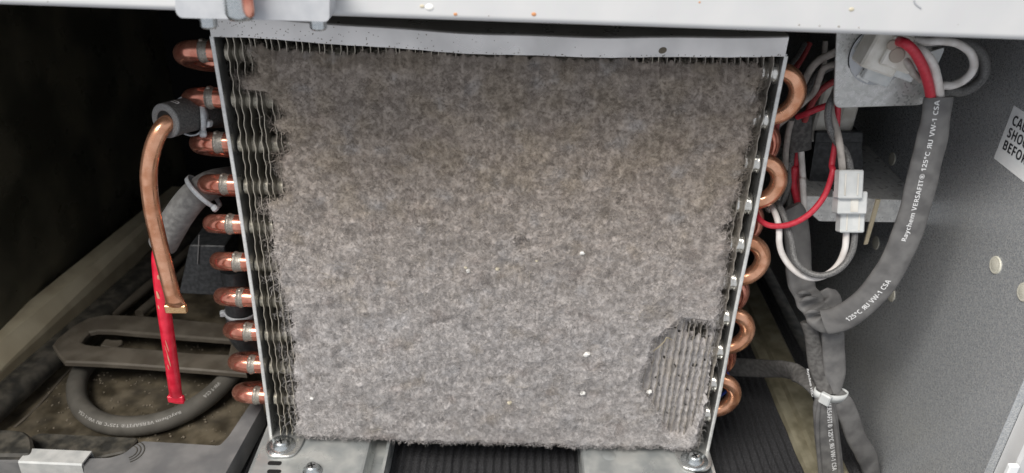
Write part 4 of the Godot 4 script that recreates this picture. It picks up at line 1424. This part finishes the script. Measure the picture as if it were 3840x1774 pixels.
func build_right() -> void:
	# the long printed sleeve
	var face := Vector3(-0.12, 0.42, 1)
	var sl := thing("printed_sleeve", "grey heat-shrink sleeve with white printing hanging in a curve on the right", "wire sleeve", "", V(200.7, -36.0, 6.0))
	var pts := [V(226.7, 106.4, 10.0), V(227.1, 101.1, 11.0), V(227.7, 92.7, 12.0), V(228.3, 82.6, 13.0), V(228.8, 70.3, 13.0), V(229.7, 57.7, 13.0), V(230.3, 45.6, 13.0), V(230.3, 30.6, 13.0), V(229.0, 16.7, 13.0), V(226.3, 2.4, 13.0), V(221.7, -12.1, 12.0), V(215.3, -24.9, 10.0), V(209.3, -34.7, 6.0), V(202.9, -40.1, 2.0)]
	var path := curve(pts, 8)
	var st := mb()
	sweep(st, path, func(u): return 7.2 + 1.0 * smoothstep(0.05, 0.35, u) + 0.2 * sin(u * 37.0), func(u): return 3.1 + 0.12 * sin(u * 23.0), 26, face, 0.9, true)
	obj("sleeve_wall", st, M.shrink, sl)
	var back := path.duplicate()
	back.reverse()
	print_on("lettering", back, 8.0, 3.2, face, ["Raychem VERSAFIT", "® ", "125°C ", "~R", "U ", "VW-1 CSA"], 74, 81, 3.3, 1.4, M.print_white, sl)
	print_on("lettering", back, 8.0, 3.2, face, ["125°C ", "~R", "U ", "VW-1 CSA"], 14, 35, 3.0, -1.2, M.print_white, sl)
	# crumpled sleeve it folds into
	var cr := thing("crumpled_sleeve", "crumpled grey sleeve hanging left of the printed one, creased where they meet", "wire sleeve", "", V(198.1, -38.0, -10.0))
	var cs := mb()
	var cpath := curve([V(184.2, 14.7, -44.0), V(187.6, 8.2, -42.0), V(190.2, -2.0, -38.0), V(191.3, -12.3, -32.0), V(191.6, -21.5, -26.0), V(194.0, -29.6, -20.0), V(198.0, -35.6, -14.0), V(201.6, -40.2, -9.0), V(205.6, -43.2, -4.0), V(210.3, -40.0, 1.0)], 12)
	sweep(cs, cpath, func(u): return 8.4 - 1.3 * smoothstep(0.0, 0.1, 0.1 - u) + 0.7 * sin(u * 40.0) * smoothstep(0.45, 0.6, u), func(u): return 3.0 + 0.9 * sin(u * 61.0) * smoothstep(0.45, 0.6, u) + 0.3 * sin(u * 17.0), 24, Vector3(0.1, 0.4, 1), 0.85, true)
	obj("sleeve_wall", cs, M.shrink, cr)
	for q in [[V(188.5, -33.1, -8.0), V(192.8, -29.3, -7.0), V(200.2, -29.8, -9.0)], [V(191.4, -39.2, -4.0), V(194.9, -35.3, -2.0), V(202.2, -36.6, -3.0)], [V(187.8, -29.8, -12.0), V(191.2, -27.5, -11.0), V(197.3, -30.0, -13.0)]]:
		var w := mb()
		sweep(w, curve(q, 6), func(u): return 1.5 * sin(u * PI) + 0.1, func(u): return 1.2 * sin(u * PI) + 0.1, 12)
		obj("crease", w, M.shrink, cr)
	# flat sleeves going down to the tie
	var fa := thing("flat_sleeve", "wide flat grey sleeve folded over behind the printed one, running down to the zip tie", "wire sleeve", "flat sleeves down to the zip tie", V(222.4, -95.7, -4.0))
	var f1 := mb()
	sweep(f1, curve([V(207.9, -36.3, -18.0), V(208.8, -33.2, -14.0), V(210.7, -36.8, -12.0), V(212.8, -45.5, -10.0), V(214.0, -53.1, -8.0), V(216.9, -65.8, -7.0), V(219.9, -79.1, -5.0), V(221.4, -88.3, -3.0), V(221.7, -96.6, -1.0)], 8), func(u): return 4.6 + 2.6 * smoothstep(0.0, 0.14, u) - 2.6 * smoothstep(0.78, 1.0, u), func(u): return 2.2 + 0.8 * smoothstep(0.8, 1.0, u), 22, Vector3(0, 0.35, 1), 0.8, true)
	obj("sleeve_wall", f1, M.shrink, fa)
	var fb := thing("flat_sleeve", "narrow twisted grey sleeve left of the wide flat one above the zip tie", "wire sleeve", "flat sleeves down to the zip tie", V(216.3, -96.0, -4.0))
	var f2 := mb()
	sweep(f2, curve([V(199.9, -50.6, -14.0), V(203.0, -58.5, -12.0), V(206.6, -69.5, -10.0), V(209.9, -79.7, -8.0), V(212.8, -87.0, -5.0), V(214.6, -92.2, -2.0), V(216.5, -97.1, 0.0)], 8), func(u): return 5.2 - 0.6 * sin(u * 9.0), func(u): return 2.6 + 0.5 * sin(u * 14.0), 20, Vector3(-0.3, 0.3, 1), 0.85, true)
	obj("sleeve_wall", f2, M.shrink_dark, fb)
	print_on("lettering", curve([V(206.7, -80.6, -9.0), V(208.7, -86.6, -7.0), V(211.5, -96.2, -4.0)], 8), 5.0, 2.6, Vector3(-0.5, 0.3, 1), ["Raychem VERS"], 2, 20, 2.0, -2.8, M.print_white, fb)
	# below the tie
	var fc := thing("flat_sleeve", "flat grey sleeve with faint printing hanging straight down below the zip tie", "wire sleeve", "flat sleeves below the zip tie", V(225.4, -131.1, 0.0))
	var f3 := mb()
	var p3 := curve([V(216.5, -97.1, 0.0), V(216.5, -102.1, 2.0), V(219.4, -113.3, 2.0), V(223.8, -129.4, 2.0), V(229.3, -147.0, 2.0), V(236.1, -170.3, 2.0)], 8)
	sweep(f3, p3, func(u): return 5.0 + 2.6 * smoothstep(0.0, 0.3, u) + 0.9 * u, func(u): return 3.2 - 0.8 * smoothstep(0.0, 0.3, u), 24, Vector3(-0.1, 0.35, 1), 0.8, true)
	obj("sleeve_wall", f3, M.shrink, fc)
	for off in [-62.0, 48.0]:
		var fold := mb()
		sweep(fold, curve([V(215.9, -100.5, 4.0) + Vector3(off * 0.00006, 0, 0), V(219.9, -115.6, 4.6) + Vector3(off * 0.0001, 0, 0), V(226.6, -138.7, 4.6) + Vector3(off * 0.00012, 0, 0), V(234.8, -167.9, 4.4) + Vector3(off * 0.00012, 0, 0)], 8), 1.4, 0.9, 10, Vector3(0, 0.3, 1))
		obj("fold", fold, M.shrink, fc)
	print_on("lettering", p3, 8.2, 3.1, Vector3(-0.1, 0.35, 1), ["VERSAFIT® ", "125°C ", "~R", "U ", "VW-1 CSA"], 3, 62, 3.0, 1.6, M.print_white, fc)
	var fd := thing("flat_sleeve", "flat grey sleeve splaying down to the right below the zip tie, kinked at its foot", "wire sleeve", "flat sleeves below the zip tie", V(256.1, -153.9, -0.0))
	var f4 := mb()
	sweep(f4, curve([V(223.7, -96.5, -1.0), V(228.3, -102.5, 1.0), V(236.5, -116.9, 1.0), V(244.6, -132.7, 0.0), V(253.6, -146.2, -2.0), V(260.8, -157.6, -4.0), V(267.0, -172.0, -6.0), V(270.6, -181.6, -8.0)], 8), func(u): return 4.0 + 2.8 * smoothstep(0.0, 0.2, u) + 0.7 * sin(u * 13.0) * smoothstep(0.5, 0.7, u), func(u): return 2.6 + 0.7 * sin(u * 25.0) * smoothstep(0.6, 0.8, u), 22, Vector3(0.1, 0.35, 1), 0.8, true)
	obj("sleeve_wall", f4, M.shrink, fd)
	zip_tie("white zip tie cinching the bundle of grey sleeves, square head in front", V(220.1, -97.8, -1.0), Vector3(0.06, 1, 0.0), 10.2, 5.0, 2.0, 5.4)
	var fe := thing("flat_sleeve", "dark dusty sleeve running from behind the coil across to the zip tie", "wire sleeve", "", V(202.6, -123.7, -60.0))
	var f5 := mb()
	sweep(f5, curve([V(172.0, -138.7, -80.0), V(186.8, -131.6, -70.0), V(197.0, -122.7, -58.0), V(203.9, -109.3, -40.0), V(206.7, -100.7, -24.0), V(209.8, -97.8, -10.0), V(213.3, -99.8, -3.0)], 8), func(u): return 7.0 - 2.6 * smoothstep(0.5, 0.9, u), func(u): return 2.4, 20, Vector3(0, 0.5, 1), 0.8, true)
	obj("sleeve_wall", f5, M.shrink_dark, fe)
	wire("thin blue wire behind the two lowest copper rings", [V(157.3, -96.5, -30.0), V(159.7, -103.3, -30.0), V(163.4, -111.7, -32.0), V(165.2, -122.7, -34.0), V(161.3, -131.7, -36.0)], 0.9, M.wire_blue)

	# plug and socket connector
	var cn := thing("wire_connector", "white nylon plug connector hanging on two wires right of the coil", "connector", "", V(201.8, 24.0, 6.0))
	var tw := Basis(Vector3(0, 0, 1), 0.035) * Basis(Vector3(1, 0, 0), -0.38)
	for q in [["upper_housing", V(194.0, 54.0, 6.0), Vector3(13.4, 15.8, 7.5)], ["collar", V(197.1, 43.0, 6.0), Vector3(16.2, 12.6, 9.2)], ["lower_housing", V(199.9, 32.5, 6.0), Vector3(13.6, 14.6, 7.8)]]:
		var h := mb()
		rbox(h, q[1], q[2], 0.7, tw)
		obj(q[0], h, M.nylon, cn)
	var lt := mb()
	rbox(lt, V(198.0, 41.9, 6.0) + tw * Vector3(0, 0, 0.0050), Vector3(4.2, 8.0, 0.8), 0.2, tw)
	for q in [[V(194.0, 54.0, 6.0), -3.4], [V(194.0, 54.0, 6.0), 3.4], [V(199.9, 32.5, 6.0), -3.4], [V(199.9, 32.5, 6.0), 3.4]]:
		rbox(lt, q[0] + tw * Vector3(q[1] * 0.001, 0, 0.0041), Vector3(0.8, 12, 0.5), 0.15, tw)
	obj("latch_window", lt, M.nylon_dirty, cn)
	wire("white wire looping down from the connector and up towards the coil", [V(199.0, 26.3, 6.0), V(199.3, 21.9, 8.0), V(199.4, 15.1, 10.0), V(197.8, 6.9, 11.0), V(194.1, 0.3, 11.0), V(188.1, -4.9, 9.0), V(181.5, -5.7, 6.0), V(174.5, -2.0, 3.0), V(169.2, 4.2, 0.0), V(166.3, 11.1, -2.0), V(165.6, 18.3, -5.0), V(164.7, 23.7, -10.0), V(164.2, 25.8, -20.0), V(164.3, 24.1, -30.0)], 1.85, M.wire_white)
	wire("dusty black wire looping down beside the white one from the connector", [V(203.8, 26.4, 6.0), V(203.8, 21.8, 9.0), V(202.9, 14.8, 12.0), V(199.6, 7.9, 14.0), V(194.2, 2.7, 15.0), V(187.6, -0.2, 14.0), V(181.6, -0.2, 11.0), V(176.3, 2.7, 8.0), V(173.9, 6.7, 4.0), V(172.7, 13.3, 0.0), V(170.6, 19.1, -4.0), V(168.1, 26.2, -10.0), V(166.5, 29.1, -20.0)], 1.85, M.wire_grey)
	wire("white wire coming down into the connector's top from behind the plate", [V(190.4, 59.9, 3.0), V(188.3, 66.6, 3.0), V(186.5, 74.5, 0.0), V(185.6, 80.6, -6.0), V(183.4, 86.0, -10.0), V(182.5, 91.5, -14.0), V(184.3, 95.8, -18.0), V(185.7, 100.0, -20.0)], 1.92, M.wire_dusty)
	wire("dark wire twisting beside the white one into the connector's top", [V(194.8, 60.1, 3.0), V(192.9, 65.6, 2.0), V(191.3, 69.9, -3.0), V(186.7, 74.2, -6.0), V(181.8, 81.1, -6.0), V(180.1, 86.6, -8.0), V(179.9, 92.8, -10.0), V(182.6, 97.1, -14.0), V(186.9, 100.7, -20.0)], 1.92, M.wire_grey)
	wire("long red wire looping down in front of the bracket behind the coil's right plate", [V(186.9, 93.8, -16.0), V(187.9, 83.3, -14.0), V(188.2, 72.0, -10.0), V(187.4, 60.5, -6.0), V(187.1, 57.4, -2.0), V(185.3, 45.7, 0.0), V(180.7, 37.0, 2.0), V(175.3, 30.2, 2.0), V(168.7, 24.7, 0.0), V(162.1, 21.4, -4.0), V(157.6, 20.8, -8.0), V(154.7, 22.0, -14.0), V(154.0, 25.2, -22.0)], 1.70, M.wire_red)

	# wires between the copper rings and the plate
	wire("dusty white wire arching from the top right plate down behind the upper copper ring", [V(184.4, 120.4, -24.0), V(181.8, 117.4, -26.0), V(176.9, 112.4, -30.0), V(174.6, 105.6, -34.0), V(173.9, 96.6, -38.0), V(173.8, 85.8, -42.0), V(171.7, 73.9, -46.0), V(165.9, 64.5, -50.0), V(163.8, 59.0, -52.0)], 2.15, M.wire_dusty)
	wire("black wire arching below the white one behind the upper copper ring", [V(190.9, 110.5, -36.0), V(188.4, 106.4, -40.0), V(184.5, 101.5, -44.0), V(182.6, 93.7, -48.0), V(180.8, 84.9, -50.0), V(176.9, 74.3, -54.0), V(171.3, 63.3, -58.0), V(170.1, 52.9, -60.0)], 2.37, M.wire_grey)
	wire("grey wire crossing behind the upper copper ring towards the plate", [V(186.7, 110.7, -30.0), V(181.4, 107.2, -32.0), V(180.8, 100.2, -34.0), V(180.4, 92.5, -36.0), V(176.3, 85.1, -38.0), V(171.3, 77.9, -40.0), V(167.3, 71.4, -44.0), V(162.8, 63.6, -46.0)], 1.78, M.wire_dusty)
	wire("red wire rising from behind the wires to the lower left corner of the plate", [V(193.0, 98.1, -40.0), V(190.2, 95.2, -42.0), V(187.2, 90.8, -44.0), V(185.2, 84.9, -46.0), V(184.0, 76.7, -48.0), V(184.6, 69.1, -52.0)], 1.92, M.wire_red_dusty)
	wire("short red wire running level below the plate's lower left corner", [V(192.2, 86.3, -34.0), V(188.4, 84.9, -34.0), V(184.0, 82.0, -36.0), V(179.7, 78.6, -38.0), V(176.8, 74.1, -44.0)], 1.85, M.wire_red)
	wire("dark red wire dropping between the first and second copper rings", [V(164.6, 75.8, -40.0), V(164.6, 69.1, -42.0), V(164.8, 61.4, -44.0), V(164.6, 52.0, -46.0), V(163.7, 41.5, -48.0)], 2.00, M.wire_red_dusty)
	wire("maroon wire far back running up behind the upper copper ring", [V(191.8, 106.3, -90.0), V(188.1, 99.7, -86.0), V(184.2, 94.6, -82.0), V(178.6, 86.3, -78.0)], 1.92, M.wire_red_dusty)
	wire("dark wire far back left of the maroon one", [V(186.6, 107.8, -84.0), V(182.8, 101.9, -80.0), V(178.2, 96.9, -76.0), V(173.1, 90.3, -72.0)], 1.78, M.wire_grey)
	wire("pale wire standing upright far back beside the plate", [V(193.4, 113.2, -70.0), V(194.5, 105.9, -70.0), V(195.6, 100.0, -70.0), V(195.8, 92.5, -70.0)], 1.63, M.wire_dusty)
	wire("dusty pale wire hanging straight down right of the second copper ring", [V(175.8, 70.3, -50.0), V(176.3, 61.0, -52.0), V(177.9, 48.3, -54.0), V(179.8, 36.2, -54.0), V(177.9, 38.9, -54.0), V(178.7, 28.3, -52.0), V(176.5, 17.4, -48.0), V(170.4, 11.5, -44.0)], 1.92, M.wire_dusty)
	wire("black wire hanging straight down beside the pale one", [V(179.5, 70.5, -54.0), V(180.7, 58.0, -56.0), V(183.7, 42.8, -58.0), V(185.4, 27.9, -58.0), V(183.2, 39.1, -58.0), V(184.7, 26.6, -56.0), V(183.1, 16.5, -54.0), V(179.0, 11.4, -50.0)], 2.07, M.wire_grey)
	wire("second dark wire hanging beside the grey plastic splice", [V(184.4, 65.4, -62.0), V(187.1, 48.6, -64.0), V(190.0, 32.1, -64.0), V(186.6, 34.1, -62.0), V(188.4, 18.1, -60.0), V(189.6, 6.9, -58.0)], 2.07, M.wire_grey)
	wire("red wire hanging below the grey splice", [V(186.6, 48.6, -58.0), V(187.6, 38.0, -58.0), V(188.9, 24.7, -58.0), V(186.2, 36.7, -56.0), V(188.0, 25.1, -56.0), V(192.4, 12.5, -54.0), V(195.0, 2.3, -52.0)], 2.22, M.wire_red)
	wire("dull red wire next to the red one below the grey splice", [V(190.1, 41.4, -62.0), V(192.3, 24.6, -62.0), V(192.0, 25.1, -60.0), V(195.2, 12.4, -58.0), V(197.0, 1.2, -56.0)], 1.78, M.wire_red_dusty)
	wire("pale wire hanging below the grey splice with a cut end", [V(186.8, 50.3, -54.0), V(190.5, 36.6, -54.0), V(193.8, 24.2, -54.0), V(191.3, 30.4, -52.0), V(194.4, 16.3, -50.0), V(197.7, 1.0, -48.0)], 1.92, M.wire_white)
	var sp := mb()
	sweep(sp, curve([V(182.6, 70.7, -56.0), V(183.9, 64.5, -56.0), V(185.4, 55.0, -56.0), V(186.7, 48.8, -56.0)], 5), 7.2, 4.0, 18, Vector3(0, 0.3, 1), 0.6, true)
	tag(obj("wire_splice", sp, M.shrink_dark), "dark plastic splice with a red and a pale wire hanging from it", "splice")

	# relay with its white spade boots
	var rl := thing("relay", "black relay box on the bracket behind the wires", "relay", "", V(245.7, -4.5, -120.0))
	var rb := mb()
	prism(rb, rounded([Vector2(206.5, 49.7), Vector2(235.5, 50.8), Vector2(245.9, 13.0), Vector2(209.0, 11.6)], 1.4, 3), 30, facing(-114), 0.8)
	obj("relay_case", rb, M.relay, rl)
	var rc := mb()
	prism(rc, rounded([Vector2(204.7, 51.3), Vector2(235.0, 52.4), Vector2(236.8, 44.9), Vector2(205.6, 43.7)], 1.2, 3), 3, facing(-84), 0.5)
	obj("relay_lid", rc, M.relay, rl)
	for q in [[V(209.8, 61.8, -90.0), 10.0, 40.0], [V(226.3, 62.5, -92.0), 11.0, 36.0]]:
		var bt := mb()
		rbox(bt, q[0], Vector3(q[1], q[2], 8), 1.6, Basis(Vector3(0, 0, 1), -0.04))
		obj("spade_boot", bt, M.nylon_dirty, rl)
	# bracket
	var bk := thing("support_bracket", "galvanised angle bracket behind the connector, reaching the right panel", "bracket", "", V(229.3, -2.5, -62.0))
	var bs := mb()
	var right_end := Vector2(274.5, (Vector2(244.0, 14.3)).y)
	var low_end := Vector2(274.5, (Vector2(249.1, -1.7)).y)
	prism(bs, rounded([Vector2(194.7, 15.1), right_end, low_end, Vector2(211.7, -3.1), Vector2(205.3, 2.1), Vector2(196.1, 8.1)], 1.0, 2), 1.6, facing(-62), 0.4)
	bs.set_smooth_group(-1)
	var ba: Vector3 = V(194.6, 15.2, -61.8)
	var bb := V(right_end.x, right_end.y, -61.8)
	quad(bs, ba, bb, bb + Vector3(0, 0.001, -0.09), ba + Vector3(0, 0.001, -0.09))
	obj("angle_plate", bs, M.edge, bk)
	var nut := mb()
	lathe(nut, [Vector2(6.5, 0), Vector2(6.5, 1.2), Vector2(4.2, 1.4), Vector2(3.8, 4.4), Vector2(0, 5.4)], V(223.6, 11.7, -74.0), Vector3(0, 1, 0.1), 16)
	obj("bolt", nut, M.zinc, bk)
	var stt := mb()
	prism(stt, PackedVector2Array([Vector2(242.2, 16.7), Vector2(245.2, 16.8), Vector2(244.9, -15.8), Vector2(242.4, -16.4)]), 1.4, facing(-56), 0.3)
	obj("strut", stt, M.beige, bk)


func _ready() -> void:
	rng.seed = 20
	# camera
	var cam := Camera3D.new()
	cam.name = "camera"
	cam.position = V(7.558, 233.231, 408.354)
	cam.basis = Basis(Vector3(0.999432, 0.031758, -0.011314), Vector3(-0.033302, 0.877728, -0.478001), Vector3(-0.005249, 0.478106, 0.878287))
	var lens := CameraAttributesPhysical.new()
	lens.frustum_focal_length = 40.586
	lens.frustum_focus_distance = 0.465
	lens.frustum_near = 0.02
	lens.frustum_far = 20.0
	lens.exposure_aperture = 15.0
	cam.attributes = lens
	cam.fov = 32.94
	add_child(cam)
	cam.make_current()
	# surroundings and lamps
	var we := WorldEnvironment.new()
	we.name = "world"
	var env := Environment.new()
	env.background_mode = Environment.BG_COLOR
	env.background_color = Color(0.44, 0.455, 0.485).linear_to_srgb()
	env.tonemap_mode = Environment.TONE_MAPPER_LINEAR
	env.tonemap_exposure = 1.32
	env.sdfgi_enabled = true
	env.ssao_enabled = true
	env.ssil_enabled = true
	we.environment = env
	add_child(we)
	var key := AreaLight3D.new()
	key.name = "ceiling_light"
	key.area_size = Vector2(1.1, 0.7)
	key.light_energy = 3.6
	key.light_color = Color(1.0, 0.98, 0.95)
	key.shadow_enabled = true
	key.area_range = 8.0
	add_child(key)
	key.look_at_from_position(Vector3(-0.66, 1.60, 0.92), V(0, 0, 0), Vector3(0, 1, 0))

	materials()
	M.tray_floor = mat(Color(0.040, 0.033, 0.022), Color(0.13, 0.108, 0.075), [0.35, 0.75], 0.0, 150, 0.022, 0.1, 50)
	build_bay()
	build_side_panel()
	build_front_panel()
	build_rails()
	build_coil()
	build_lint()
	build_left()
	build_lamp_plate()
	build_right()
	build_crumbs()
